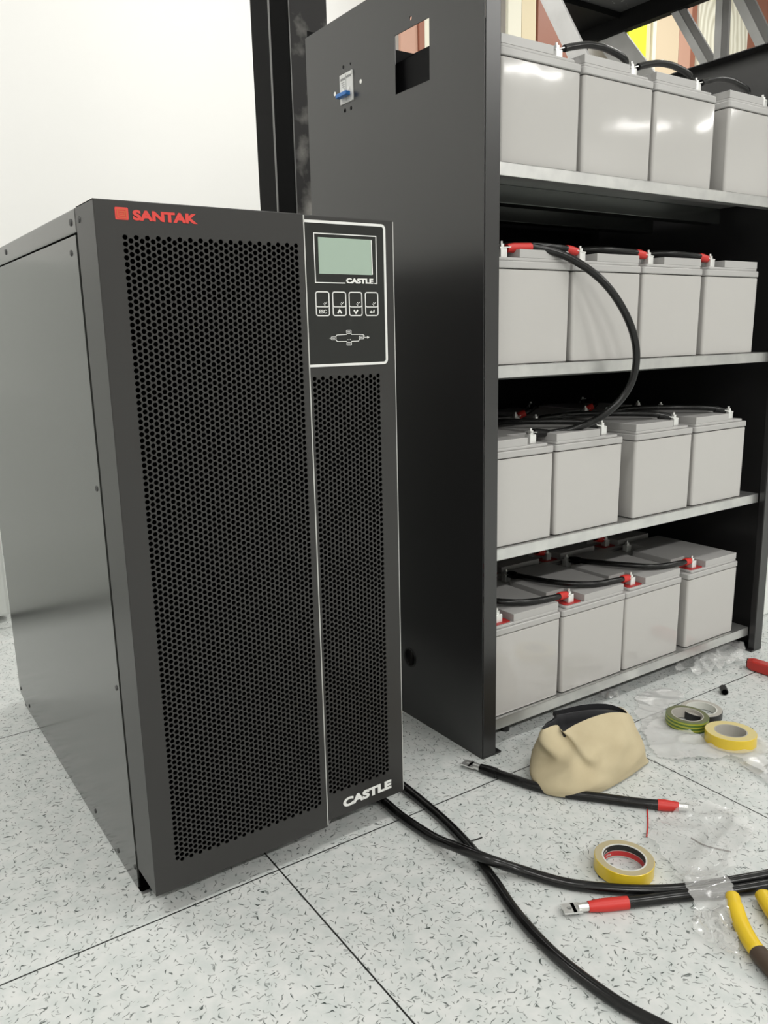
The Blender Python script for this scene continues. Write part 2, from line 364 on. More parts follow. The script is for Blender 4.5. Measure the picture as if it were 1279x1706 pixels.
# ------------------------------------------------------------------ UPS tower
UW, UD, UH, UB = 0.3544, 0.7536, 0.7955, 0.0362
US = (-UW/2, -UD/2, 0)
ups = thing('ups_tower', 'tall black UPS tower with perforated front grille, control screen and red lettering', 'power supply', (UW/2, UD/2, 0))
def ub(mb, name, m, parent=None, **k):
    if parent is None or parent is ups: mb.shift(US); return mb.build(name, m, ups, **k)
    mb.shift(US); return mb.build(name, m, parent, **k)

def perf(mb, x0, z0, nc, nr, a, p, r, y, thick, fx0, fx1, fz0, fz1):
    """sheet facing -y with staggered round holes; (x0, z0) centre of the lowest hole of the first column"""
    xa, xb = x0-a/2, x0+(nc-1)*a+a/2; za, zb = z0-p, z0+(nr-1)*p+p/2
    def q(xs, xe, zs, ze):
        if xe-xs > 1e-5 and ze-zs > 1e-5: mb.add([(xs, y, zs), (xe, y, zs), (xe, y, ze), (xs, y, ze)], [(0, 1, 2, 3)])
    q(fx0, xa, fz0, fz1); q(xb, fx1, fz0, fz1); q(xa, xb, fz0, za); q(xa, xb, zb, fz1)
    n = 12; cs = [(math.cos(2*math.pi*k/n+math.pi/12*0), math.sin(2*math.pi*k/n)) for k in range(n)]
    vs, fs = [], []
    for i in range(nc):
        odd = i % 2; cx = x0+i*a; off = -p/2 if odd else 0.0
        lo = z0+off-p/2; hi = z0+(nr-1)*p+off+p/2
        q(cx-a/2, cx+a/2, za, lo); q(cx-a/2, cx+a/2, hi, zb)
        for j in range(nr):
            cz = z0+j*p+off; b = len(vs)
            vs += [(cx+a/2, y, cz+p/2), (cx-a/2, y, cz+p/2), (cx-a/2, y, cz-p/2), (cx+a/2, y, cz-p/2)]
            vs += [(cx+r*c, y, cz+r*s) for c, s in cs] + [(cx+r*c, y+thick, cz+r*s) for c, s in cs]
            f = b+4
            for k in range(4):
                k0 = k*3
                fs.append((b+k, f+(k0+3) % 12, f+(k0+2) % 12, f+k0+1, f+k0))
                fs.append((b+k, b+(k+1) % 4, f+(k0+3) % 12))
            fs += [(f+k, f+(k+1) % n, f+n+(k+1) % n, f+n+k) for k in range(n)]
    mb.add(vs, fs)
HA, HP, HR = 0.00561, 0.00648, 0.00256
# front door (wide, stands 4 mm proud) and the narrow right front panel
d = MB(); XS = 0.2296; ch = 0.0010
perf(d, 0.0281, 0.0742, 35, 107, HA, HP, HR, 0.0, 0.0012, ch, XS-ch, UB, UH-ch)
d.add([(ch, 0, UB), (ch, 0, UH-ch), (0, ch, UB), (0, ch, UH-ch)], [(0, 1, 3, 2)])
d.add([(0, ch, UB), (0, ch, UH-ch), (0, 0.0635, UH-ch), (0, 0.0635, UB)], [(0, 1, 2, 3)])
d.add([(XS-ch, 0, UB), (XS-ch, 0, UH-ch), (XS, ch, UB), (XS, ch, UH-ch), (XS, 0.006, UB), (XS, 0.006, UH-ch)], [(0, 1, 3, 2), (2, 3, 5, 4)])
d.add([(ch, 0, UH-ch), (XS-ch, 0, UH-ch), (XS, ch, UH), (0, ch, UH), (0, 0.0635, UH), (XS, 0.0635, UH)], [(0, 1, 2, 3), (3, 2, 5, 4)])
d.add([(0, 0, UB), (XS, 0, UB), (XS, 0.012, UB), (0, 0.012, UB)], [(0, 1, 2, 3)])
door = ub(d, 'front_grille_door', M['ups'])
d = MB(); yp = 0.004; zb2 = 0.0412
perf(d, 0.2382, 0.0822, 17, 83, HA, HP, HR, yp, 0.0012, XS, UW-ch, zb2, UH-ch)
d.add([(UW-ch, yp, zb2), (UW-ch, yp, UH-ch), (UW, yp+ch, zb2), (UW, yp+ch, UH-ch), (UW, 0.0635, zb2), (UW, 0.0635, UH-ch)], [(0, 1, 3, 2), (2, 3, 5, 4)])
d.add([(XS, yp, UH-ch), (UW-ch, yp, UH-ch), (UW, yp+ch, UH), (XS, yp+ch, UH), (XS, 0.0635, UH), (UW, 0.0635, UH)], [(0, 1, 2, 3), (3, 2, 5, 4)])
d.add([(XS, yp, zb2), (UW, yp, zb2), (UW, 0.014, zb2), (XS, 0.014, zb2)], [(0, 1, 2, 3)])
d.add([(XS, 0.0, UB), (XS+0.007, yp, zb2), (XS, yp, zb2)], [(0, 1, 2)])
ub(d, 'front_side_panel', M['ups'])
ub(MB().box(0.004, UW-0.004, 0.045, 0.050, 0.048, UH-0.004).box(0.004, UW-0.004, 0.014, 0.050, 0.048, 0.051), 'inner_screen', M['ups_dark'])
d = MB(); d.box(XS-0.0004, XS+0.0011, 0.0004, 0.0042, UB+0.002, UH-0.0012); ub(d, 'edge_highlight', M['highlight_metal'])  # pale metal strips put in as the highlights along both front edges
d = MB(); d.box(UW-0.0006, UW+0.0005, yp+0.0002, yp+0.0030, zb2+0.002, UH-0.0012); ub(d, 'edge_highlight', M['highlight_metal'])
# chassis, cover and side sheets
d = MB(); d.box(0.003, UW-0.003, 0.0665, UD, 0.035, UH-0.028); ub(d, 'chassis', M['ups_dark'])
d = MB(); d.box(0, UW, 0.0668, UD, 0.7715, UH); ub(d, 'top_cover', M['ups_side'], bevel=0.0015)
d = MB()   # left sheet, with the lower rear corner cut and the bottom edge turned in
d.add([(0, 0.0712, 0.006), (0, 0.0712, 0.7695), (0, UD, 0.7695), (0, UD, 0.020), (0, UD-0.055, 0.004), (0, 0.08, 0.002)], [(0, 1, 2, 3, 4, 5)])
d.add([(0, 0.0712, 0.006), (0, 0.0712, 0.7695), (0.003, 0.0712, 0.7695), (0.003, 0.0712, 0.006)], [(0, 1, 2, 3)])
sheet = ub(d, 'side_sheet', M['ups_side'])
d = MB(); d.box(0.0015, 0.0045, 0.0695, UD-0.03, 0.0, 0.018); ub(d, 'skirt', M['ups_dark'])
d = MB(); d.box(UW-0.0035, UW, 0.0712, UD, 0.034, 0.7695); ub(d, 'side_sheet', M['ups_side'])
for y, z in ((0.0841, 0.7831), (0.4253, 0.7854)):
    ub(MB().cyl((0.0005, y, z), (-0.0012, y, z), 0.0042, 0.0034, 14).box(-0.0014, -0.0011, y-0.0006, y+0.0006, z-0.0022, z+0.0022), 'screw', M['screw'])
for y, z in ((0.052, 0.7821), (0.0933, 0.7534), (0.0844, 0.5016), (0.0827, 0.2642), (0.74, 0.0277), (0.6733, 0.0177), (0.1495, 0.0129), (0.2518, 0.0185), (0.078, 0.030)):
    ub(MB().cyl((0.0005, y, z), (-0.0010, y, z), 0.0036, 0.0030, 14).box(-0.0012, -0.0009, y-0.0005, y+0.0005, z-0.0020, z+0.0020), 'screw', M['screw'])
for x in (0.03, UW-0.03):
    for y in (0.11, UD-0.06): ub(MB().cyl((x, y, 0.0), (x, y, 0.035), 0.018, 0.018, 20), 'levelling_foot', M['rubber'])
ub(MB().box(0.0012, 0.30, 0.0640, 0.0668, 0.003, 0.05), 'base_plate', M['ups_dark'])
ub(MB().box(0.0002, 0.010, 0.058, 0.0642, 0.0, 0.003), 'base_lug', M['chrome'])

# control panel with screen, keys and diagram
d = MB(); d.add([(x, yp-0.0006, z) for x, z in ((XS, 0.7898), (0.3398, 0.7905), (0.3398, 0.6278), (XS, 0.6278))]+[(x, yp, z) for x, z in ((XS, 0.7898), (0.3398, 0.7905), (0.3398, 0.6278), (XS, 0.6278))],
    [(0, 1, 2, 3), (0, 4, 5, 1), (1, 5, 6, 2), (2, 6, 7, 3)])
panel = ub(d, 'control_panel', M['panel_black'])
YP = yp-0.0006
def pk(mb, name, m, **k): return ub(mb, name, m, panel, **k)
d = MB(); line2(d, [(XS, 0.7886)]+[(0.3409-0.0045+0.0045*math.sin(math.radians(k*18)), 0.7891-0.0045+0.0045*math.cos(math.radians(k*18))) for k in range(6)]+[(0.3409-0.0045+0.0045*math.cos(math.radians(k*18)), 0.6285+0.0045-0.0045*math.sin(math.radians(k*18))) for k in range(6)]+[(XS, 0.6285)], 0.0030, YP)
pk(d, 'border_line', M['silver_ink'])
d = MB(); line2(d, [(0.2838, 0.7222), (0.2438, 0.7222), (0.2436, 0.7761), (0.3285, 0.7763), (0.3285, 0.7225), (0.3246, 0.7225)], 0.0011, YP)
pk(d, 'screen_outline', M['silver_ink'])
lcd = pk(MB().box(0.2492, 0.3224, YP-0.0003, yp, 0.7321, 0.7720), 'screen', M['lcd'])
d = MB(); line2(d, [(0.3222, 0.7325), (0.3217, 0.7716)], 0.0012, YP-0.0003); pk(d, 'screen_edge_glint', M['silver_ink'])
d = MB(); text_mesh(d, 'CASTLE', 0.2852, 0.3232, 0.7220, 0.7279, YP, 0.045); pk(d, 'screen_caption', M['white_ink'])
bx = ((0.2433, 0.2609), (0.2660, 0.2837), (0.2885, 0.3063), (0.3114, 0.3293))
for i, (a, b) in enumerate(bx):
    d = MB(); d.box(a, b, YP-0.0001, yp, 0.6852, 0.7119); key = pk(d, 'key', M['panel_black'])
    d = MB(); line2(d, rrect(a, b, 0.6852, 0.7119, 0.0026), 0.0012, YP-0.0001, closed=True)
    line2(d, [(a+0.0006, 0.6962), (a+0.0020, 0.6952), (b-0.0020, 0.6952), (b-0.0006, 0.6962)], 0.0010, YP-0.0001); pk(d, 'key_outline', M['silver_ink']).parent = key
    d = MB()
    if i == 0: text_mesh(d, 'ESC', a+0.0040, b-0.0040, 0.6878, 0.6920, YP-0.0001, 0.012)
    m = (a+b)/2
    if i == 1: line2(d, [(m-0.0027, 0.6879), (m, 0.6916), (m+0.0027, 0.6879)], 0.0017, YP-0.0001)
    if i == 2: line2(d, [(m-0.0027, 0.6917), (m, 0.6880), (m+0.0027, 0.6917)], 0.0017, YP-0.0001)
    if i == 3:
        line2(d, [(m+0.0030, 0.6920), (m+0.0030, 0.6894), (m-0.0012, 0.6894)], 0.0013, YP-0.0001)
        d.add([(m-0.0038, YP-0.0006, 0.6894), (m-0.0006, YP-0.0006, 0.6911), (m-0.0006, YP-0.0006, 0.6877)], [(0, 1, 2)])
    pk(d, 'key_symbol', M['white_ink']).parent = key
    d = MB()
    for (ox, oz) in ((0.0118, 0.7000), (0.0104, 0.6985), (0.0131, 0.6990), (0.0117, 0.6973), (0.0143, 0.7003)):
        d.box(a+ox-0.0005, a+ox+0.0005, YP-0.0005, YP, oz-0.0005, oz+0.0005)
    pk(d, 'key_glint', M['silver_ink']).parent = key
d = MB()
for cx, cz in ((0.2655, 0.6594), (0.2867, 0.6666), (0.2867, 0.6527), (0.3044, 0.6597)):
    line2(d, rrect(cx-0.0032, cx+0.0032, cz-0.0017, cz+0.0017, 0.0008), 0.0006, YP, closed=True)
    d.box(cx-0.0020, cx+0.0020, YP-0.0004, YP, cz-0.0004, cz+0.0004)
line2(d, [(0.2682, 0.6610), (0.2700, 0.6631), (0.2836, 0.6635)], 0.0007, YP); line2(d, [(0.2836, 0.6635), (0.2840, 0.6650)], 0.0007, YP)
line2(d, [(0.2898, 0.6650), (0.2902, 0.6635), (0.3064, 0.6632), (0.3090, 0.6612)], 0.0007, YP)
line2(d, [(0.2682, 0.6578), (0.2703, 0.6557), (0.2832, 0.6555), (0.2840, 0.6543)], 0.0007, YP)
line2(d, [(0.2898, 0.6543), (0.2905, 0.6555), (0.3000, 0.6556), (0.3020, 0.6580)], 0.0007, YP)
line2(d, [(0.2598, 0.6594), (0.2623, 0.6594)], 0.0007, YP); line2(d, [(0.3076, 0.6597), (0.3130, 0.6597)], 0.0007, YP)
d.add([(0.3162, YP-0.0005, 0.6597), (0.3124, YP-0.0005, 0.6612), (0.3124, YP-0.0005, 0.6582)], [(0, 1, 2)])
d.add([(0.2592, YP-0.0005, 0.6594), (0.2612, YP-0.0005, 0.6602), (0.2612, YP-0.0005, 0.6586)], [(0, 1, 2)])
d.box(0.2847, 0.2857, YP-0.0005, YP, 0.6570, 0.6578); d.box(0.2880, 0.2890, YP-0.0005, YP, 0.6570, 0.6578)
pk(d, 'flow_diagram', M['silver_ink'])
# lettering on the front
d = MB(); text_mesh(d, 'SANTAK', 0.0374, 0.1044, 0.7773, 0.7872, 0.0, 0.052)
ub(d, 'brand_lettering', M['red_ink'])
d = MB(); P_ = rrect(0.0200, 0.0332, 0.7772, 0.7888, 0.0012)
d.add([(x, -0.0004, z) for x, z in P_], [tuple(range(len(P_)))])
line2(d, rrect(0.0222, 0.0310, 0.7792, 0.7868, 0.0010), 0.0010, -0.0004, mi=1, depth=0.0003, closed=True)
line2(d, [(0.0240, 0.7812), (0.0292, 0.7812), (0.0292, 0.7848), (0.0240, 0.7848)], 0.0010, -0.0004, mi=1, depth=0.0003)
line2(d, [(0.0240, 0.7830), (0.0275, 0.7830)], 0.0010, -0.0004, mi=1, depth=0.0003)
ub(d, 'brand_emblem', [M['red_ink'], M['orange_ink']])
d = MB(); text_mesh(d, 'CASTLE', 0.2560, 0.3338, 0.0512, 0.0640, yp, 0.05)
d.v = [(x, y, z+(x-0.2560)/0.0778*0.0022) for x, y, z in d.v]
ub(d, 'model_lettering', M['silver_ink'])

# ------------------------------------------------------------------ battery rack
RL, RYAW = Vector((0.5494, 0.0587, 0)), -0.0067
RW, RD, RH = 0.7716, 0.4755, 1.176
RM = Matrix.Translation(RL) @ Matrix.Rotation(RYAW, 4, 'Z')
def rk(x, y, z): return RM @ Vector((x, y, z))
rack = thing('battery_rack', 'tall black steel rack with four galvanised shelves of grey batteries', 'rack', RL, RYAW)
def sheet_x(mb, x, us, vs, open_=(), circles=(), n=16):
    """sheet in a plane of constant x, cut into (y, z) cells; open cells left out, circles = (y, z, r) cut out of their cell"""
    for i in range(len(us)-1):
        for j in range(len(vs)-1):
            u0, u1, v0, v1 = us[i], us[i+1], vs[j], vs[j+1]; cu, cv = (u0+u1)/2, (v0+v1)/2
            if any(a <= cu <= b and c <= cv <= d for a, b, c, d in open_): continue
            cc = [q for q in circles if u0 < q[0] < u1 and v0 < q[1] < v1]
            if not cc: mb.add([(x, u0, v0), (x, u1, v0), (x, u1, v1), (x, u0, v1)], [(0, 1, 2, 3)]); continue
            qy, qz, r = cc[0]; b = [(x, u1, v1), (x, u0, v1), (x, u0, v0), (x, u1, v0)]
            ring = [(x, qy+r*math.cos(2*math.pi*k/n), qz+r*math.sin(2*math.pi*k/n)) for k in range(n)]; fs = []
            m = n//4
            for k in range(4):
                fs.append(tuple([k]+[4+(k*m+t) % n for t in range(m, -1, -1)])); fs.append((k, (k+1) % 4, 4+((k+1)*m) % n))
            mb.add(b+ring, fs)
d = MB()
us = sorted({0.0, 0.10, 0.1191, 0.150, 0.175, 0.2045, 0.22, 0.292, 0.310, 0.3228, 0.3410, 0.3635, 0.375, 0.390, RD})
vs = sorted({0.0, 0.075, 0.145, 0.5, 1.0215, 1.0265, 1.0355, 1.0410, 1.0877, 1.0930, 1.1035, 1.1085, 1.1230, RH})
sheet_x(d, 0.0, us, vs, open_=((0.1191, 0.2045, 1.0215, 1.1035), (0.3228, 0.3635, 1.0410, 1.0877)),
        circles=((0.1907, 0.1104, 0.0145), (0.3524, 1.0978, 0.0034), (0.3300, 1.0975, 0.0026), (0.3510, 1.0312, 0.0034), (0.3319, 1.0310, 0.0034), (0.1636, 1.1155, 0.0030)))
lp = d.build('side_panel', M['rack'], rack, solid=None); md = lp.modifiers.new('thickness', 'SOLIDIFY'); md.thickness = 0.0015; md.offset = -1
d = MB(); d.box(0.0, 0.0262, -0.0014, 0.0, 0.003, RH); d.box(0.0262-0.0014, 0.0262, 0.0, 0.012, 0.003, RH); d.build('front_flange', M['rack'], rack, bevel=0.0006)
d = MB(); d.box(0.0, 0.038, -0.0014, RD, 0.0, 0.003); d.build('base_flange', M['rack'], rack)
d = MB(); d.box(RW-0.0015, RW, 0.0, RD, 0.0, RH); d.box(RW-0.030, RW, 0.0, RD, RH-0.0015, RH); d.build('side_panel', M['rack'], rack)
d = MB(); d.box(RW-0.0262, RW, -0.0014, 0.0, 0.003, RH); d.box(RW-0.0262, RW-0.0248, 0.0, 0.012, 0.003, RH); d.build('front_flange', M['rack'], rack, bevel=0.0006)
d = MB(); d.box(RW-0.0346, RW, -0.0014, RD, 0.0, 0.003); d.build('base_flange', M['rack'], rack)
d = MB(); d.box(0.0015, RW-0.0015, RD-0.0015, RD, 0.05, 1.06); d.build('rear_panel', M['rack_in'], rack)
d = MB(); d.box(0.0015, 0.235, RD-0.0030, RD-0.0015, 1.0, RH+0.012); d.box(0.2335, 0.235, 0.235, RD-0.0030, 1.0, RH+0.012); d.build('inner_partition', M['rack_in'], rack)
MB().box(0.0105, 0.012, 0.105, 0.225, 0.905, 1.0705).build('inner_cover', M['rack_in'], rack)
SZ = (0.897, 0.6145, 0.3345, 0.0500); LIP = 0.014
for z in SZ:
    d = MB(); d.box(0.0155, RW-0.027, LIP, LIP+0.0015, z-0.0185, z); d.box(0.0155, RW-0.027, LIP, RD-0.01, z-0.0015, z)
    d.box(0.0155, RW-0.027, LIP, LIP+0.018, z-0.0185, z-0.0172)
    d.build('shelf', M['galv'], rack, bevel=0.0005)
    if z > 0.2:
        for yy in (0.14, 0.30):
            d = MB(); d.box(0.0155, RW-0.027, yy, yy+0.03, z-0.030, z-0.0015); d.build('shelf_rail', M['galv_dark'], rack, bevel=0.001)
for x, y in ((0.0955, 0.052), (0.68, 0.052), (0.0955, 0.40), (0.68, 0.40)):
    MB().cyl((x, y, 0.0), (x, y, 0.020), 0.0075, 0.0075, 16).cyl((x, y, 0.020), (x, y, 0.0335), 0.0040, 0.0040, 12).build('foot', M['rubber'], rack)
for y, z in ((0.3816, 1.064), (0.3009, 1.0639)):
    MB().cyl((0.0004, y, z), (-0.0016, y, z), 0.0042, 0.0034, 16).box(-0.0020, -0.0015, y-0.0007, y+0.0007, z-0.0025, z+0.0025).build('screw', M['chrome'], rack)
d = MB(); d.lathe([(0.0150, -0.0025), (0.0175, -0.0025), (0.0175, 0.0005), (0.0150, 0.0005)], 28)
d.v = [(z, 0.1907+x, 0.1104+y) for x, y, z in d.v]; d.build('cable_grommet', M['rubber'], rack)

# breaker set into the side panel
brk = thing('circuit_breaker', 'white two-pole circuit breaker with blue toggle set into the dark rack side panel', 'breaker', rk(0, 0.3431, 1.041), RYAW)
hy, hz = 0.02025, 0.0463
d = MB(); d.box(-0.0030, 0.05, -hy+0.0002, hy-0.0002, 0.0003, hz); d.box(-0.0042, -0.003, -hy+0.0002, -hy+0.004, 0.0003, 0.006); d.box(-0.0042, -0.003, -hy+0.0002, -hy+0.004, hz-0.006, hz)
d.build('body', M['mcb'], brk, bevel=0.0006)
d = MB()
d.box(-0.0034, -0.003, 0.0025, 0.0165, hz-0.0095, hz-0.0062); d.box(-0.0034, -0.003, -0.0155, -0.001, hz-0.0085, hz-0.0052)
for k in range(4): d.box(-0.0033, -0.003, 0.004, 0.0035+0.011-0.0018*k, hz-0.0135-0.0032*k, hz-0.0127-0.0032*k)
d.build('print', M['grey_print'], brk)
d = MB(); d.box(-0.0033, -0.003, -0.0004, 0.0004, 0.004, hz-0.002); d.build('pole_joint', M['grey_print'], brk)
for sgn in (-1, 1):
    d = MB(); cy = sgn*0.0085
    d.add([(-0.003, cy-0.004, 0.010), (-0.003, cy+0.004, 0.010), (-0.003, cy+0.004, 0.024), (-0.003, cy-0.004, 0.024), (-0.0085, cy-0.004, 0.012), (-0.0085, cy+0.004, 0.012)],
          [(0, 1, 5, 4), (4, 5, 2, 3), (0, 4, 3), (1, 2, 5)]); d.build('toggle_rocker', M['mcb'], brk)
d = MB(); d.box(-0.0145, -0.0050, -0.0160, 0.0165, 0.0085, 0.0150); d.build('toggle', M['blue'], brk, bevel=0.0012)

# ------------------------------------------------------------------ batteries
BW, BD = 0.1615, 0.197
def battery_proto(red_well=False):
    """terminals on the +x side; origin at the middle of the base"""
    r = bpy.data.objects.new('battery', None); COL.objects.link(r); r.empty_display_size = 0.05
    hx, hy = BW/2, BD/2
    d = MB(); d.rbox(-hx+0.0008, hx-0.0008, -hy+0.0008, hy-0.0008, 0.0, 0.1375, 0.0055, tz0=0.0012, inset=0.0012)
    case = d.build('case', M['bat'], r); wn = case.modifiers.new('flat_faces', 'WEIGHTED_NORMAL'); wn.keep_sharp = True; wn.weight = 100
    d = MB()
    d.rbox(-hx, hx, -hy, hy, 0.1388, 0.1495, 0.005, inset=0.001)
    d.rbox(-hx+0.003, hx-0.011, -hy+0.003, hy-0.003, 0.1495, 0.1545, 0.004, inset=0.0008)
    # raised block: an I-shaped plan that leaves a recess at each terminal corner
    xb, xr, yr = -hx+0.0035, hx-0.0125, hy-0.052
    cut = hx-0.056
    plan = [(xb, -hy+0.0035), (cut, -hy+0.0035), (cut, -yr), (xr, -yr), (xr, yr), (cut, yr), (cut, hy-0.0035), (xb, hy-0.0035)]
    d.loft([[(x, y, 0.1545) for x, y in plan], [(x, y, 0.1668) for x, y in plan]], cap=True, sm=False)
    lid = d.build('lid', M['lid'], r, bevel=0.0009)
    for sy in (-1, 1):
        tx, ty = hx-0.034, sy*(hy-0.020)
        if red_well and sy > 0:
            e = MB(); e.rbox(tx-0.020, tx+0.020, ty-0.0165, ty+0.0135, 0.1545, 0.1556, 0.006); e.build('terminal_pad', M['well_red'], r)
        e = MB(); e.rbox(tx-0.0065, tx+0.0065, ty-0.0065, ty+0.0065, 0.1545, 0.1685, 0.001); t = e.build('terminal', M['term'], r)
        e = MB(); e.cyl((tx, ty, 0.1685), (tx, ty, 0.1698), 0.0068, n=18); e.cyl((tx, ty, 0.1698), (tx, ty, 0.1745), 0.0048, n=6, sm=False)
        e.cyl((tx, ty, 0.1745), (tx, ty, 0.1785), 0.0022, n=10); e.build('bolt', M['chrome'], t)
    return r
protoN = battery_proto(False); protoR = battery_proto(True)
used = {id(protoN): False, id(protoR): False}
ORD = ('first', 'second', 'third', 'fourth'); SHELF = ('top', 'second', 'third', 'bottom')
XS_ = {0: [0.0443, 0.211, 0.377, 0.575], 1: [0.0320, 0.199, 0.366, 0.5385], 2: [0.0040, 0.1700, 0.3640, 0.5330], 3: [0.0285, 0.194, 0.3560, 0.5375]}
FY = 0.0185
def place(proto, shelf, x0, yc, rear, k):
    o = proto if not used[id(proto)] else copy_tree(proto)
    used[id(proto)] = True
    o.location = rk(x0+BW/2, yc, SZ[shelf]+0.0006); o.rotation_euler = (0, 0, RYAW + (math.pi if shelf in (1, 3) else 0))
    row = 'rear row of the ' if rear else 'front of the '
    tag(o, f'light grey battery, {row}{SHELF[shelf]} shelf, {ORD[k]} from the dark panel', 'battery', f'grey batteries on the {SHELF[shelf]} shelf')
    return o
for sh in range(4):
    for k, x0 in enumerate(XS_[sh]):
        place(protoR if sh == 3 else protoN, sh, x0, FY+BD/2, False, k)
for sh in (2, 3):
    for k, x0 in enumerate(XS_[sh]):
        place(protoR if sh == 3 else protoN, sh, x0+(0.004 if k < 3 else 0.0), FY+BD*1.5+0.018, True, k)

def term(sh, k, rear_end, rear_row=False):
    """rack-local point of a terminal top"""
    x0 = XS_[sh][k] + ((0.004 if k < 3 else 0.0) if rear_row else 0); yc = FY+BD/2 + ((BD+0.018) if rear_row else 0)
    sx = -1 if sh in (1, 3) else 1
    return Vector((x0+BW/2+sx*(BW/2-0.034), yc+(1 if rear_end else -1)*(BD/2-0.020), SZ[sh]+0.1690))
def link_cable(label, a, b, mids, ra='black', rb='black', r=0.0052, group=None, cat='cable', la=0.017, lb=0.017, ls=0.015):
    """cable with a lug at each end, in rack-local points"""
    o = thing('jumper_cable', label, cat, rk(*a), RYAW, group)
    inv = Matrix.Translation(-Vector(a))
    P = [Vector(a)]+[Vector(m) for m in mids]+[Vector(b)]
    da = (P[1]-P[0]).normalized(); db = (P[-2]-P[-1]).normalized()
    pa = P[0]+da*la; pb = P[-1]+db*lb
    path = smooth_path([pa]+P[1:-1]+[pb], 10); path = [p-Vector(a) for p in path]
    MB().tube(path, r, 12).build('wire', M['cable'], o)
    for p0, dd, L, c in ((P[0], da, la, ra), (P[-1], db, lb, rb)):
        q = p0-Vector(a)
        e = MB(); s_ = dd.cross(Vector((0, 0, 1))).normalized(); n_ = s_.cross(dd)
        for t0, t1 in ((-0.007, L-0.006),):
            vs = [q+dd*t+s_*(0.0062*sg)+n_*h for t in (t0, t1) for sg in (-1, 1) for h in (0, 0.0016)]
            e.add(vs, [(0, 1, 3, 2), (4, 6, 7, 5), (0, 4, 5, 1), (2, 3, 7, 6), (0, 2, 6, 4), (1, 5, 7, 3)])
        e.build('lug', M['chrome'], o)
        if c:
            MB().tube([q+dd*(L-0.010), q+dd*(L+0.002), q+dd*(L+ls-0.003)], [0.0060, 0.0072, 0.0066], 14).build('sleeve', M['red'] if c == 'red' else M['cable'], o)
    return o
g = 'jumper cables between the batteries'
for k in range(3):   # top shelf: near corner of one battery to the far corner of the next
    a, b = term(0, k, False), term(0, k+1, True)
    m0 = a+Vector((0.032, 0.0, 0.010)); m1 = a+Vector((0.070, 0.0, 0.0185)); m2 = a+Vector((0.112, 0.0, 0.0190)); m3 = a+Vector((0.160, 0.006, 0.0105)); m4 = a+Vector((0.184, 0.060, 0.005))
    link_cable(f'black jumper cable arching over the top shelf batteries from the {ORD[k]} to the {ORD[k+1]}', a, b, [m0, m1, m2, m3, m4], None, None, group=g)
a = term(0, 3, False); link_cable('black jumper cable leaving the fourth top shelf battery beside the rack side', a, a+Vector((0.07, 0.15, -0.02)), [a+Vector((0.03, 0.04, 0.012)), a+Vector((0.055, 0.10, 0.0))], None, None, group=g)
for sh in (1, 3):    # red sleeve at the near corner, the other end on the far corner of the battery before it
    for k in range(3):
        a, b = term(sh, k+1, False), term(sh, k, True)
        if sh == 1: mids = [a+Vector((-0.04, 0.004, 0.006)), a+Vector((-0.10, 0.03, 0.010)), a+Vector((-0.145, 0.09, 0.008))]
        else: mids = [a+Vector((-0.045, -0.006, 0.004)), a+Vector((-0.105, 0.004, 0.006)), a+Vector((-0.152, 0.050, 0.008))]
        link_cable(f'black jumper cable with red sleeve joining the {ORD[k]} and {ORD[k+1]} {SHELF[sh]} shelf batteries', a, b, mids, 'red', 'black', group=g)
for k in range(3):
    a, b = term(2, k+1, False), term(2, k, True)
    mids = [a+Vector((-0.035, 0.02, 0.008)), a+Vector((-0.085, 0.06, 0.010)), a+Vector((-0.135, 0.12, 0.008))]
    link_cable(f'black jumper cable lying on the third shelf between the {ORD[k]} and {ORD[k+1]} battery', a, b, mids, 'black', 'black', group=g)
for sh in (2, 3):
    for k in range(3):
        a, b = term(sh, k+(0 if sh == 2 else 1), False, True), term(sh, k+(1 if sh == 2 else 0), True, True)
        d_ = (b-a)
        link_cable(f'dark jumper cable with red sleeve, {SHELF[sh]} shelf rear row, {ORD[k]} from the dark panel', a, b,
                   [a+d_*0.25+Vector((0, -0.03, 0.010)), a+d_*0.6+Vector((0, -0.03, 0.012))], 'red', 'black', group=g)
# end cables of the chains
a = term(3, 0, False)
# long loop hanging in front of the second shelf
a = term(1, 0, False); b = term(2, 0, False)
def rp(u, v, y):
    p = onp(u, v, RM @ Vector((0, y, 0)), RM.to_3x3() @ Vector((0, 1, 0))); return RM.inverted() @ p
loop = [rp(885, 412, 0.034), rp(945, 428, 0.012), rp(1005, 470, -0.012), rp(1045, 530, -0.024), rp(1060, 590, -0.026), rp(1048, 645, -0.018), rp(1010, 688, 0.000), rp(960, 713, 0.035), rp(915, 722, 0.055)]
link_cable('long black cable looping down in front of the second shelf from its red sleeve', a, b+Vector((0.0, 0.0, 0.003)), loop, 'red', 'black', r=0.0060, la=0.020, lb=0.017, ls=0.038)

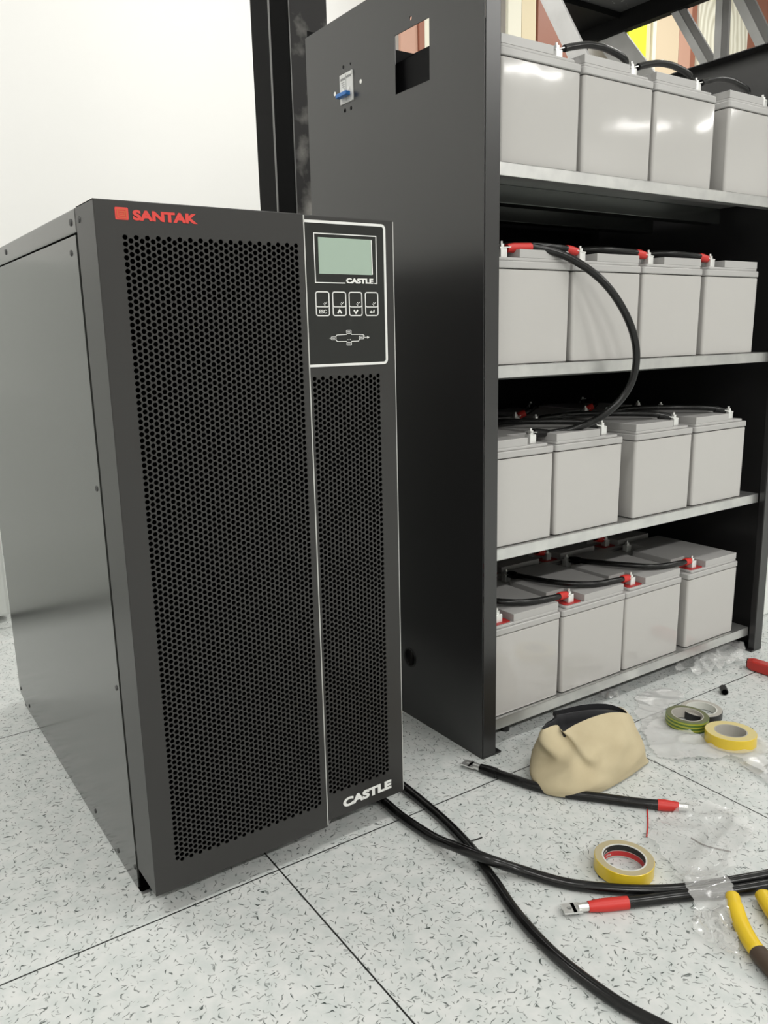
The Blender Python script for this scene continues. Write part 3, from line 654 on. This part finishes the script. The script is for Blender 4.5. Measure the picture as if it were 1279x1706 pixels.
# ------------------------------------------------------------------ things on the floor
RC = 0.0066
CABLE_PTS = []
def floor_cable(name, label, pts, r=RC, ends=(), z=None):
    """pts: (u, v) or (u, v, height) along the floor"""
    P = []
    for p in pts:
        h = r if len(p) < 3 else p[2]; q = flo(p[0], p[1], h); P.append(q)
    o = thing(name, label, 'cable', (P[0].x, P[0].y, 0)); B = Vector((P[0].x, P[0].y, 0))
    path = [p-B for p in smooth_path(P, 10)]; CABLE_PTS.extend(p+B for p in path)
    MB().tube(path, r, 14).build('jacket', M['cable'], o)
    for (which, sleeve) in ends:
        p0, p1 = (path[0], path[1]) if which == 0 else (path[-1], path[-2]); dd = (p0-p1).normalized(); dd.z = 0; dd.normalize(); s_ = dd.cross(Vector((0, 0, 1)))
        MB().tube([p0-dd*(0.024 if (which == 0 and sleeve == 'red') else 0.004), p0+dd*0.006, p0+dd*0.024], [r*1.14, r*1.16, r*0.92], 14).build('sleeve', M['red'] if sleeve == 'red' else M['cable'], o)
        MB().cyl(p0+dd*0.022, p0+dd*0.036, r*0.75, r*0.72, 14).build('lug_barrel', M['chrome'], o)
        if which == 1: continue
        # flat palm of the lug with its bolt hole
        c = p0+dd*0.047; e = MB(); n = 16; R1, R0 = 0.0082, 0.0027
        ri = [(math.cos(2*math.pi*k/n), math.sin(2*math.pi*k/n)) for k in range(n)]
        for zz in (-0.001, 0.001):
            e.add([c+dd*(R1*x/max(abs(x), abs(y))*0.92)+s_*(R1*y/max(abs(x), abs(y)))+Vector((0, 0, zz)) for x, y in ri]+[c+dd*(R0*x)+s_*(R0*y)+Vector((0, 0, zz)) for x, y in ri], [(k, (k+1) % n, n+(k+1) % n, n+k) for k in range(n)])
        for R, sq in ((R1, 1), (R0, 0)): e.add([c+dd*(R*x/(max(abs(x), abs(y))/0.92 if sq else 1))+s_*(R*y/(max(abs(x), abs(y)) if sq else 1))+Vector((0, 0, zz)) for zz in (-0.001, 0.001) for x, y in ri], [(k, (k+1) % n, n+(k+1) % n, n+k) for k in range(n)])
        vs = [c+dd*t+s_*w_+Vector((0, 0, h)) for t in (-0.014, -0.0035) for w_ in (-0.0085, 0.0085) for h in (-0.001, 0.001)]
        e.add(vs, [(0, 1, 3, 2), (4, 6, 7, 5), (0, 4, 5, 1), (2, 3, 7, 6), (0, 2, 6, 4), (1, 5, 7, 3)])
        pl = e.build('lug_palm', M['chrome'], o)
    return o
X = lambda u, v, h=None: (620+u/1.941, 1280+v/1.941) if h is None else (620+u/1.941, 1280+v/1.941, h)
floor_cable('power_cable', 'black cable running from under the UPS tower past the yellow tape roll with printed core',
    [X(-60, 45), X(-10, 78), X(40, 110), X(100, 160), X(200, 225, 0.009), X(270, 254, 0.0195), X(330, 277, 0.0216), X(390, 300, 0.0195), X(480, 330, 0.010), X(600, 366), X(700, 383), X(850, 394), X(990, 391), X(1140, 370), X(1290, 343), X(1400, 318), X(1600, 255), X(1900, 200)])
floor_cable('power_cable', 'black cable crossing under the other one and leaving at the bottom of the floor',
    [X(30, 5), X(105, 62), X(200, 140), X(270, 205), X(330, 271), X(350, 302), X(400, 372), X(450, 447), X(520, 532), X(600, 612), X(700, 692), X(800, 762), X(900, 817), X(1010, 868), X(1160, 905), X(1330, 915)])
floor_cable('power_cable', 'black cable ending in a long red sleeve and bare lug below the yellow tape roll',
    [X(762, 441), X(830, 434), X(900, 426), X(1000, 413), X(1140, 400), X(1290, 375), X(1400, 352), X(1600, 300), X(1900, 262)], ends=((0, 'red'),), r=0.0066)
floor_cable('short_cable', 'short black cable with red tip lying under the beige cloth bag',
    [(823, 1287), (855, 1298), (892, 1310), (940, 1321), (1000, 1329), (1060, 1337), (1100, 1341)], ends=((0, 'black'), (1, 'red')), r=0.0070)

# beige bag (built on a floor frame: s along the picture plane, d away from it)
BO = Vector((0.65, -0.05, 0)); BS = Vector((0.8213, -0.5706, 0)); BN = Vector((0.57, 0.82, 0))
def bag_sz(u, v, d_):
    q = onp(u, v, BO+BN*d_, BN)-BO; return (q.dot(BS), d_, q.z)
bag = thing('cloth_bag', 'slumped beige canvas bag with black lining lying over a short cable', 'bag', BO)
rings = [
 [(-0.074, -0.052, 0.0), (-0.064, -0.078, 0.0), (-0.030, -0.0905, 0.0), (-0.004, -0.086, 0.0), (0.030, -0.066, 0.0), (0.064, -0.040, 0.0), (0.100, -0.006, 0.0), (0.116, 0.016, 0.0), (0.098, 0.055, 0.0), (0.060, 0.070, 0.0), (0.010, 0.068, 0.0), (-0.040, 0.040, 0.0), (-0.072, 0.0, 0.0)],
 [bag_sz(889, 1297, -0.054), (-0.066, -0.081, 0.016), (-0.032, -0.092, 0.020), (-0.006, -0.086, 0.020), (0.028, -0.066, 0.022), (0.064, -0.041, 0.026), (0.097, -0.010, 0.028), bag_sz(1072, 1258, 0.020), (0.100, 0.056, 0.024), (0.060, 0.072, 0.024), (0.008, 0.070, 0.022), (-0.044, 0.040, 0.020), (-0.076, 0.0, 0.018)],
 [bag_sz(910, 1258, -0.038), (-0.046, -0.062, 0.040), (-0.024, -0.072, 0.050), (-0.002, -0.066, 0.052), (0.028, -0.050, 0.056), (0.062, -0.030, 0.060), (0.086, -0.004, 0.058), bag_sz(1062, 1228, 0.018), (0.092, 0.050, 0.052), (0.056, 0.064, 0.050), (0.008, 0.060, 0.048), (-0.040, 0.034, 0.046), (-0.066, -0.004, 0.044)],
 [bag_sz(898, 1232, -0.038), (-0.050, -0.052, 0.060), (-0.024, -0.044, 0.066), (-0.004, -0.044, 0.072), (0.024, -0.030, 0.080), (0.056, -0.012, 0.084), (0.080, 0.008, 0.082), bag_sz(1052, 1200, 0.017), (0.078, 0.042, 0.078), (0.046, 0.050, 0.078), (0.004, 0.044, 0.074), (-0.038, 0.020, 0.070), (-0.062, -0.012, 0.068)],
]
rim = [bag_sz(903, 1216, -0.036), bag_sz(918, 1210, -0.034), bag_sz(940, 1216, -0.034), bag_sz(952, 1210, -0.030), bag_sz(978, 1198, -0.020), bag_sz(1010, 1188, -0.008), bag_sz(1036, 1187, 0.004),
       bag_sz(1044, 1189, 0.014), bag_sz(1034, 1186, 0.026), bag_sz(1008, 1182, 0.030), bag_sz(968, 1184, 0.022), bag_sz(930, 1192, 0.004), bag_sz(907, 1207, -0.020)]
rings.append(rim)
d = MB(); R3 = [[BS*s0+BN*d0+Vector((0, 0, z0)) for s0, d0, z0 in r] for r in rings]
def dense(R, k=3):
    """refine the rings by Catmull-Rom both ways and add folds"""
    out = []
    for r in R:
        P = [Vector(p) for p in r]; n = len(P); o = []
        for i in range(n):
            a, b, c_, e = P[i-1], P[i], P[(i+1) % n], P[(i+2) % n]
            for j in range(k):
                t = j/k; o.append(0.5*((2*b)+(c_-a)*t+(2*a-5*b+4*c_-e)*t*t+(3*b-a-3*c_+e)*t**3))
        out.append(o)
    n = len(out[0]); cols = [smooth_path([r[i] for r in out], 5) for i in range(n)]
    return [[cols[i][k2] for i in range(n)] for k2 in range(len(cols[0]))]
D = dense(R3); nr = len(D); cen = Vector((0, 0, 0.04))
for k2, r in enumerate(D):
    t = k2/(nr-1)
    for i, p in enumerate(r):
        out = Vector((p.x, p.y, 0)); out.normalize()
        am = 0.0062*math.sin(math.pi*min(1, t*1.15))
        f = noise.noise(Vector((p.x*30, p.y*30, p.z*38)))*am + (0.5-abs(noise.noise(Vector((p.x*44+5+p.z*40, p.y*44, p.z*60)))))*am*0.55
        # one deep diagonal fold from the rim down over the front
        sx = p.dot(BS); dd_ = p.dot(BN)
        if dd_ < 0.01: 
            fo_ = sx - (-0.036 + (0.074-p.z)*0.95)
            f += -0.011*math.exp(-(fo_/0.0070)**2)*max(0, min(1, (p.z-0.022)/0.02)) + 0.009*math.exp(-((fo_-0.014)/0.007)**2)*max(0, min(1, (p.z-0.03)/0.02))
            f += -0.0035*math.exp(-((sx+0.040)/0.004)**2)*max(0, 1-abs(p.z-0.03)/0.03)
        r[i] = p+out*f
        if r[i].z < 0.0: r[i].z = 0.0
d.loft(D, cap=False)
d.f.append(tuple(range(len(D[0])-1, -1, -1))); d.mi.append(0); d.sm.append(False)
d.build('canvas_shell', M['canvas'], bag, subsurf=1, autosmooth=False)
rimD = D[-1]; cc = sum((p for p in rimD), Vector())/len(rimD)
lin = [[p for p in rimD], [p.lerp(cc, 0.04)-Vector((0, 0, 0.0015)) for p in rimD], [p.lerp(cc, 0.10)-Vector((0, 0, 0.014)) for p in rimD], [p.lerp(cc, 0.25)-Vector((0, 0, 0.030)) for p in rimD], [p.lerp(cc, 0.7)-Vector((0, 0, 0.040)) for p in rimD]]
d = MB(); d.loft(lin); d.f.append(tuple(4*len(rimD)+i for i in range(len(rimD)))); d.mi.append(0); d.sm.append(True)
# standing back edge of the lining
nB = len(rimD); bi = [i for i in range(nB) if nB*7/13 <= i <= nB*12.2/13]
top = []
for i in bi:
    t = (i-bi[0])/(len(bi)-1); top.append(rimD[i]+Vector((0, 0, 0.009*math.sin(math.pi*t)+0.001)))
d.loft([[rimD[i] for i in bi], top], closed=False)
d.build('lining', M['lining'], bag, autosmooth=False)

# tape rolls
def tape_roll(label, c, R, h, m_out, m_side, m_core, Ri=None, tilt=(0, 0, 0), group='tape rolls on the floor'):
    Ri = Ri or R*0.70
    o = thing('tape_roll', label, 'tape', c, 0, group); o.rotation_euler = tilt
    d = MB(); d.lathe([(Ri+0.0018, 0), (R-0.0006, 0), (R, 0.0006), (R, h-0.0006), (R-0.0006, h), (Ri+0.0018, h)], 64)
    for i, f in enumerate(d.f):
        k = i % 6; d.mi[i] = 0 if k in (1, 2, 3) else 1
    d.build('tape', [m_out, m_side], o)
    d = MB(); d.lathe([(Ri, 0.0004), (Ri+0.0018, 0.0004), (Ri+0.0018, h+0.0002), (Ri, h+0.0002)], 64); core = d.build('core', m_core, o)
    return o, core, Ri
R1 = 0.0365
c1 = flo(1039, 1429, 0.0176); o, core, Ri = tape_roll('yellow tape roll with red and black printed core lying beside the black cable', (c1.x, c1.y, 0.0008), R1, 0.0176, M['tape_y'], M['tape_side'], M['core_white'], tilt=(0.02, 0.03, 0))
d = MB(); d.lathe([(Ri-0.0003, 0.0098), (Ri-0.0001, 0.0098), (Ri-0.0001, 0.0172), (Ri-0.0003, 0.0172)], 64); d.build('core_black_band', M['core_black'], core)
d = MB(); d.lathe([(Ri-0.0003, 0.0020), (Ri-0.0001, 0.0020), (Ri-0.0001, 0.0089), (Ri-0.0003, 0.0089)], 64); d.build('core_red_band', M['core_red'], core)
d = MB()
for k in range(5):
    for z0, z1, off in ((0.0122, 0.0152, 0.0), (0.0042, 0.0068, -0.35)):
        a_ = 1.75+off+k*0.13*(1 if z0 > 0.01 else 0.55); u_ = Vector((math.cos(a_), math.sin(a_), 0)); t_ = Vector((-u_.y, u_.x, 0)); w_ = 0.0010 if z0 > 0.01 else 0.0005
        q_ = u_*(Ri-0.0006); d.add([q_-t_*w_+Vector((0, 0, z0)), q_+t_*w_+Vector((0, 0, z0)), q_+t_*w_+Vector((0, 0, z1)), q_-t_*w_+Vector((0, 0, z1))], [(0, 1, 2, 3)])
d.build('core_print', M['core_white'], core)
c2 = flo(1144, 1190, 0.020); tape_roll('yellow and green striped tape roll lying against the black tape roll', (c2.x, c2.y, 0.0015), 0.0350, 0.0185, M['tape_gy'], M['tape_side_g'], M['core_grey'], Ri=0.0245, tilt=(0.03, 0.03, 0))
c3 = flo(1172, 1190, 0.012); o, core, Ri = tape_roll('black tape roll with pale core lying behind the striped tape', (c3.x+0.014, c3.y+0.014, 0.0008), 0.0345, 0.0130, M['tape_black'], M['core_grey'], M['core_white'], Ri=0.0240)
c4 = flo(1217, 1221, 0.018); o, core, Ri = tape_roll('yellow tape roll wrapped in clear plastic in front of the black tape', (c4.x, c4.y, 0.0012), 0.0395, 0.0200, M['tape_y'], M['tape_side_y'], M['core_grey'], Ri=0.0235, tilt=(-0.03, 0.04, 0))

# small caps
def cap_piece(label, u0, v0, u1, v1, r):
    p0, p1 = flo(u0, v0, r), flo(u1, v1, r); o = thing('rubber_cap', label, 'cap', (p0.x, p0.y, 0)); B = Vector((p0.x, p0.y, 0))
    MB().cyl(p0-B, p1-B, r, r, 18).build('sleeve', M['rubber'], o); dd = (p1-p0).normalized()
    MB().cyl(p1-B, p1-B+dd*0.0012, r*0.72, r*0.72, 18).build('bore', M['ups_dark'], o)
cap_piece('short black rubber cap lying alone on the tiles behind the tape rolls', 1204, 1146, 1207, 1153, 0.0065)
# red handle
o = thing('red_handle', 'red plastic tool handle end on the floor beside the rack foot', 'tool', flo(1243, 1106)); B = Vector(o.location)
p0, p1 = flo(1242, 1103, 0.011), flo(1320, 1127, 0.011)
dd = (p1-p0).normalized(); sd_ = dd.cross(Vector((0, 0, 1))); d = MB()
d.loft([[p0-B+dd*(t+(0.006 if sg > 0 else 0))+sd_*(w_*sg)+Vector((0, 0, h)) for sg, h in ((-1, -hh), (1, -hh), (1, hh), (-1, hh))] for t, w_, hh in ((0.0, 0.0085, 0.0075), (0.012, 0.0110, 0.0100), (0.10, 0.0125, 0.0105), ((p1-p0).length, 0.0125, 0.0105))], cap=True, sm=False)
d.build('grip', M['red_plastic'], o, bevel=0.003)
d = MB(); d.loft([[p0-B+dd*(t+(0.006 if sg > 0 else 0))+sd_*(w_*sg)+Vector((0, 0, h)) for sg, h in ((-1, -hh), (1, -hh), (1, hh), (-1, hh))] for t, w_, hh in ((-0.0015, 0.0070, 0.0060), (0.004, 0.0080, 0.0070))], cap=True, sm=False)
d.build('end_plug', M['brown_rubber'], o)
# pliers
o = thing('pliers', 'yellow handled pliers with dark brown grips lying against the thick black cables', 'pliers', flo(1240, 1540)); B = Vector(o.location)
P = [flo(u, v, 0.0095+h) for u, v, h in ((1219, 1489, 0.004), (1224, 1510, 0.003), (1233, 1537, 0), (1248, 1566, 0), (1266, 1591, 0), (1290, 1618, 0), (1322, 1650, 0), (1372, 1678, 0))]
pp = smooth_path([q-B for q in P], 6); r_ = [0.0060]+[0.0085]*5+[0.0095]*(len(pp)-6)
ki = int(len(pp)*0.58)
MB().tube(pp[:ki], r_[:ki], 16, flat=0.85).build('handle', M['yellow_rubber'], o, subsurf=1)
MB().tube(pp[ki-1:], 0.0103, 16, flat=0.85).build('grip', M['brown_rubber'], o)
P = [flo(u, v, 0.0095) for u, v in ((1269, 1488), (1280, 1508), (1298, 1535), (1326, 1575), (1352, 1625), (1380, 1672))]
pp2 = smooth_path([q-B for q in P], 6); MB().tube(pp2, [0.0065]+[0.0095]*(len(pp2)-1), 16, flat=0.85).build('handle', M['yellow_rubber'], o)
q = flo(1385, 1684, 0.0095)-B; ax = (q-(pp[ki]+pp2[len(pp2)//2])/2); ax.z = 0; ax.normalize(); nx = ax.cross(Vector((0, 0, 1)))
MB().cyl(q-Vector((0, 0, 0.007)), q+Vector((0, 0, 0.007)), 0.011, 0.011, 20).build('pivot', M['galv_dark'], o)
for sg in (-1, 1):
    d = MB(); d.loft([[q+ax*t+nx*(sg*(w_ if e else 0.0004))+Vector((0, 0, h*k)) for e, k in ((0, -1), (1, -1), (1, 1), (0, 1))] for t, w_, h in ((-0.006, 0.011, 0.005), (0.012, 0.012, 0.005), (0.040, 0.008, 0.0035), (0.062, 0.004, 0.0025))], cap=True, sm=False)
    d.build('jaw', M['galv_dark'], o, bevel=0.0006)
# thread and wire scraps
def scrap(name, label, pts, r, m, cat):
    P = [flo(u, v, r) for u, v in pts]; tag(MB().tube(smooth_path(P, 6), r, 6).build(name, m), label, cat)
scrap('plastic_strip', 'thin red strip lying on the tiles below the red cable tip', [(1078, 1349), (1079, 1372), (1077, 1394)], 0.0010, M['red'], 'strip')
scrap('wire_scrap', 'short dark wire scrap lying beside the crossing of the black cables', [(780, 1402), (792, 1399), (803, 1395)], 0.0010, M['rubber'], 'wire')
scrap('wire_scrap', 'thin curved dark thread lying on the clear plastic bag', [(1151, 1396), (1170, 1407), (1190, 1413), (1217, 1419)], 0.0009, M['brown_rubber'], 'wire')

# clear plastic
def film(name, label, poly, seed, amp, m, res=52, freq=17, over=0, group='clear plastic bags on the floor'):
    """crumpled film over a floor outline (outline in photograph points)"""
    P = [flo(u, v) for u, v in poly]; C = sum(P, Vector())/len(P)
    xs = [p.x for p in P]; ys = [p.y for p in P]; d = MB(); idx = {}
    def inside(x, y):
        r = False; n = len(P)
        for i in range(n):
            a, b = P[i], P[i-1]
            if (a.y > y) != (b.y > y) and x < (b.x-a.x)*(y-a.y)/(b.y-a.y)+a.x: r = not r
        return r
    x0, x1, y0, y1 = min(xs), max(xs), min(ys), max(ys); st = max(x1-x0, y1-y0)/res
    nx, ny = int((x1-x0)/st)+1, int((y1-y0)/st)+1
    o3 = Vector((seed*3.1, seed*1.7, seed))
    vs, fs = [], []
    def vid(i, j):
        if (i, j) not in idx:
            x, y = x0+i*st, y0+j*st; q = Vector((x*freq, y*freq, 0))+o3
            q2 = q+0.8*Vector((noise.noise(q*0.6), noise.noise(q*0.6+Vector((9, 9, 9))), 0))
            h = (1-abs(noise.noise(q2)))**3 * 0.7 + 0.16*abs(noise.noise(q2*2.3)) + 0.3*(1-abs(noise.noise(q2*0.5)))**4
            jx, jy = noise.noise(q*2+Vector((4, 0, 0)))*st*0.4, noise.noise(q*2+Vector((0, 7, 0)))*st*0.4
            near = min(((p.x-x)**2+(p.y-y)**2, p.z) for p in CABLE_PTS); hump = (over and 1)*(near[1]+0.0078)*max(0.0, 1-max(0.0, math.sqrt(near[0])-0.006)/0.026)**0.8
            idx[i, j] = len(vs); vs.append((x+jx-C.x, y+jy-C.y, max(0.0006+amp*h, hump+0.4*amp*h)))
        return idx[i, j]
    for i in range(nx):
        for j in range(ny):
            x, y = x0+(i+0.5)*st, y0+(j+0.5)*st
            w_ = noise.noise(Vector((x*40, y*40, seed)))*st*2.2
            if inside(x+w_, y-w_): fs.append((vid(i, j), vid(i+1, j), vid(i+1, j+1), vid(i, j+1)))
    d.add(vs, fs, 0, True)
    o = d.build(name, m, loc=C, autosmooth=False); tag(o, label, 'plastic bag', group); return o
film('plastic_bag', 'crumpled clear plastic bag on the open floor below the red cable tip', [(1118, 1362), (1150, 1345), (1175, 1338), (1215, 1352), (1262, 1385), (1230, 1420), (1215, 1455), (1165, 1478), (1130, 1470), (1112, 1440), (1085, 1405), (1084, 1370)], 3, 0.013, M['plastic'])
b2 = film('plastic_bag', 'clear plastic bag draped over the thick black cables next to the yellow pliers', [(1128, 1466), (1165, 1458), (1205, 1470), (1218, 1510), (1222, 1550), (1232, 1600), (1205, 1598), (1175, 1575), (1155, 1560), (1150, 1520), (1140, 1490)], 8, 0.016, M['plastic'], freq=24, over=1)
film('plastic_bag', 'clear plastic bag spread under the tape rolls', [(1075, 1225), (1100, 1195), (1150, 1225), (1210, 1250), (1262, 1225), (1279, 1245), (1279, 1300), (1220, 1265), (1180, 1270), (1130, 1270), (1095, 1262)], 5, 0.010, M['plastic_milky'])
film('plastic_bag', 'clear plastic bag crumpled on the floor in front of the fourth bottom battery', [(1130, 1098), (1165, 1085), (1200, 1072), (1235, 1082), (1240, 1105), (1205, 1120), (1165, 1130), (1150, 1125), (1125, 1125)], 11, 0.022, M['plastic'], freq=26)
film('plastic_bag', 'flat clear plastic sheet between the beige bag and the tape rolls', [(1058, 1160), (1090, 1150), (1130, 1152), (1136, 1165), (1105, 1192), (1088, 1240), (1072, 1232), (1062, 1190)], 14, 0.007, M['plastic_milky'], freq=24)
film('plastic_wrap', 'scrap of crumpled plastic wrap on the floor against the bottom shelf edge', [(995, 1160), (1010, 1148), (1030, 1150), (1028, 1165), (1010, 1170)], 17, 0.010, M['plastic_milky'], res=24, freq=45)
film('plastic_bag', 'clear plastic bag at the frame edge beyond the yellow wrapped tape roll', [(1230, 1275), (1279, 1262), (1330, 1300), (1330, 1345), (1279, 1310)], 21, 0.006, M['plastic_milky'])

# ------------------------------------------------------------------ background
# steel post behind the rack
post = thing('steel_post', 'black steel post with white plaster dust standing behind the rack', 'post', (0.78, 1.0, 0))
pd = lambda m: m.shift((-0.78, -1.0, 0))
pd(MB().box(0.7293, 0.7800, 1.000, 1.096, 0, 2.6)).build('channel', M['post'], post, bevel=0.0035)
pd(MB().box(0.7812, 0.8850, 1.001, 1.096, 0, 2.6)).build('dusty_face', M['post_dusty'], post, bevel=0.0025)
for xx in (0.7293, 0.7806): pd(MB().box(xx-0.0012, xx+0.0012, 0.9988, 1.004, 0, 2.6)).build('corner_highlight', M['post_highlight'], post)  # grey strips put in as the highlight lines of the post edges
# white cabinet standing behind the UPS
wc = thing('white_cabinet', 'white metal cabinet over a dark shaded gap behind the UPS tower', 'cabinet', (-0.5, 1.45, 0))
MB().box(-0.75, 0.5784, -0.19, 0.19, 0.012, 0.86).build('body', M['cabinet'], wc, bevel=0.008)
MB().box(-0.72, 0.54, -0.165, 0.17, 0, 0.012).build('gap_shade', M['ups_dark'], wc)  # black block filling the gap below, its shade given as colour
for zz, xx in ((0.03, 0.515), (0.19, 0.555)): MB().cyl((xx, -0.190, zz), (xx, -0.1925, zz), 0.006, 0.005, 14).build('screw', M['screw'], wc)
# white block at the far side of the rack
wb = tag(MB().box(1.345, 1.75, 0.16, 0.75, 0.0, 0.62).build('white_case', M['cabinet'], bevel=0.006), 'white metal case standing on the floor beyond the rack', 'case')
# black steel stand with diagonal braces
st = thing('steel_stand', 'black overhead steel stand with grey angle braces behind the rack', 'stand', (2.1, 1.2, 0))
sd = lambda m: m.shift((-2.1, -1.2, 0))
sd(MB().box(1.93, 2.29, 0.45, 1.30, 1.765, 1.78)).build('deck', M['deck'], st)
sd(MB().box(1.93, 2.285, 1.297, 1.315, 1.745, 1.765)).build('cross_rib', M['post'], st)
sd(MB().box(2.285, 2.315, 0.30, 1.52, 1.704, 1.78)).build('edge_beam', M['post'], st)
gs = MB(); gs.add([(x, y, z) for z in (1.752, 1.768) for x, y in ((1.93, 1.315), (2.285, 1.315), (2.285, 1.515), (2.24, 1.515))], [(0, 1, 2, 3), (4, 7, 6, 5), (0, 4, 5, 1), (1, 5, 6, 2), (2, 6, 7, 3), (3, 7, 4, 0)])
sd(gs).build('corner_gusset', M['post'], st)
sd(MB().box(2.285, 2.315, 0.30, 1.52, 1.02, 1.09)).build('lower_beam', M['post'], st)
def brace(top, bot, w, x=2.3, t=0.012):
    """angle iron in the plane x: front leaf lighter, side leaf turned away"""
    (y1, z1), (y0, z0) = top, bot; ext = (z0-1.09)/max(1e-4, (z1-z0)); y0, z0 = y0+(y0-y1)*ext, 1.09
    d = MB(); d.add([(x-2.1, y1-1.2, z1), (x-2.1, y1-w-1.2, z1), (x-2.1, y0-w-1.2, z0), (x-2.1, y0-1.2, z0)]+[(x+t-2.1, y1-1.2, z1), (x+t-2.1, y1-w-1.2, z1), (x+t-2.1, y0-w-1.2, z0), (x+t-2.1, y0-1.2, z0)],
        [(0, 1, 2, 3), (4, 7, 6, 5), (0, 4, 5, 1), (3, 2, 6, 7), (1, 5, 6, 2), (0, 3, 7, 4)]); return d
for top, bot, w in (((1.096, 1.704), (0.979, 1.524), 0.056), ((0.927, 1.704), (0.923, 1.524), 0.047), ((0.884, 1.704), (0.782, 1.522), 0.062)):
    d = brace(top, bot, w*0.52); b_ = d.build('brace', M['grey_steel'], st, bevel=0.001)
    d2 = brace((top[0]-w*0.52, top[1]), (bot[0]-w*0.52, bot[1]), w*0.48); d2.v = [(x+0.002, y, z) for x, y, z in d2.v]; d2.build('brace_leaf', M['grey_steel_shade'], b_, bevel=0.001)
brace((1.32+0.10, 1.704), (1.182+0.10+0.03, 1.573), 0.13).build('brace', M['grey_steel'], st, bevel=0.001)
brace((1.322-0.01, 1.739), (1.229-0.01, 1.589), 0.075, x=1.9).build('brace', M['grey_steel'], st, bevel=0.001)
for yy in (0.32, 1.47): sd(MB().box(2.285, 2.315, yy, yy+0.04, 0, 1.704)).build('leg', M['post'], st)
# boards and sheets leaning along the back wall
def board(label, x0, x1, m, z1=2.78, y=2.45, t=0.02, name='wooden_board'):
    return tag(MB().box(x0, x1, y, y+t, 0, z1).build(name, m, bevel=0.002), label, 'board', 'boards standing along the back wall')
board('pinkish brown board seen through the square hole in the rack panel', 2.166, 2.262, M['wood_pink'])
board('narrow reddish board seen at the side of the square hole in the rack panel', 2.264, 2.296, M['wood_red'], y=2.44)
board('pale cream board seen at the edge of the square hole in the rack panel', 2.298, 2.60, M['wood_white'])
board('pale cream board standing next to the rack panel top', 2.825, 2.915, M['wood_white'])
board('cream board above the first top shelf battery', 2.917, 3.015, M['wood_cream'])
board('reddish brown board beside the first grey brace', 3.030, 3.25, M['wood_red'])
board('cream board standing behind the yellow green one', 3.60, 3.915, M['wood_cream'])
board('narrow pale strip board between cream and beige boards', 3.917, 3.948, M['wood_white'], y=2.435)
board('wide beige board above the third top shelf battery', 3.950, 4.172, M['wood_beige'])
board('pinkish brown board behind the first slanting angle brace', 4.174, 4.285, M['wood_pink'])
board('reddish board between the slanting and the upright brace', 4.287, 4.345, M['wood_red'], y=2.46)
pw = tag(MB().box(-0.25, 0.25, -0.01, 0.01, -1.3, 1.46).build('plywood_sheet', M['plywood'], loc=(4.60, 2.46, 2.3)), 'pale swirled plywood sheet behind the upright brace', 'board', 'boards standing along the back wall')
pw.location.z = 1.3; pw.data.transform(Matrix.Translation((0, 0, 0))); 
board('reddish brown board at the end behind the last slanting brace', 4.855, 5.3, M['wood_red'])
board('bright yellow green board behind the wide grey brace and next to the pale strip', 3.70, 3.850, M['yellow_paper'], z1=2.5, y=2.425)

# ------------------------------------------------------------------ view
vs_ = scene.view_settings; vs_.view_transform = 'Standard'; vs_.look = 'None'; vs_.exposure = 0.0; vs_.gamma = 1.0; vs_.use_curve_mapping = False
scene.cycles.use_denoising = True
scene.cycles.max_bounces = 8; scene.cycles.transparent_max_bounces = 16; scene.cycles.caustics_reflective = False; scene.cycles.caustics_refractive = False
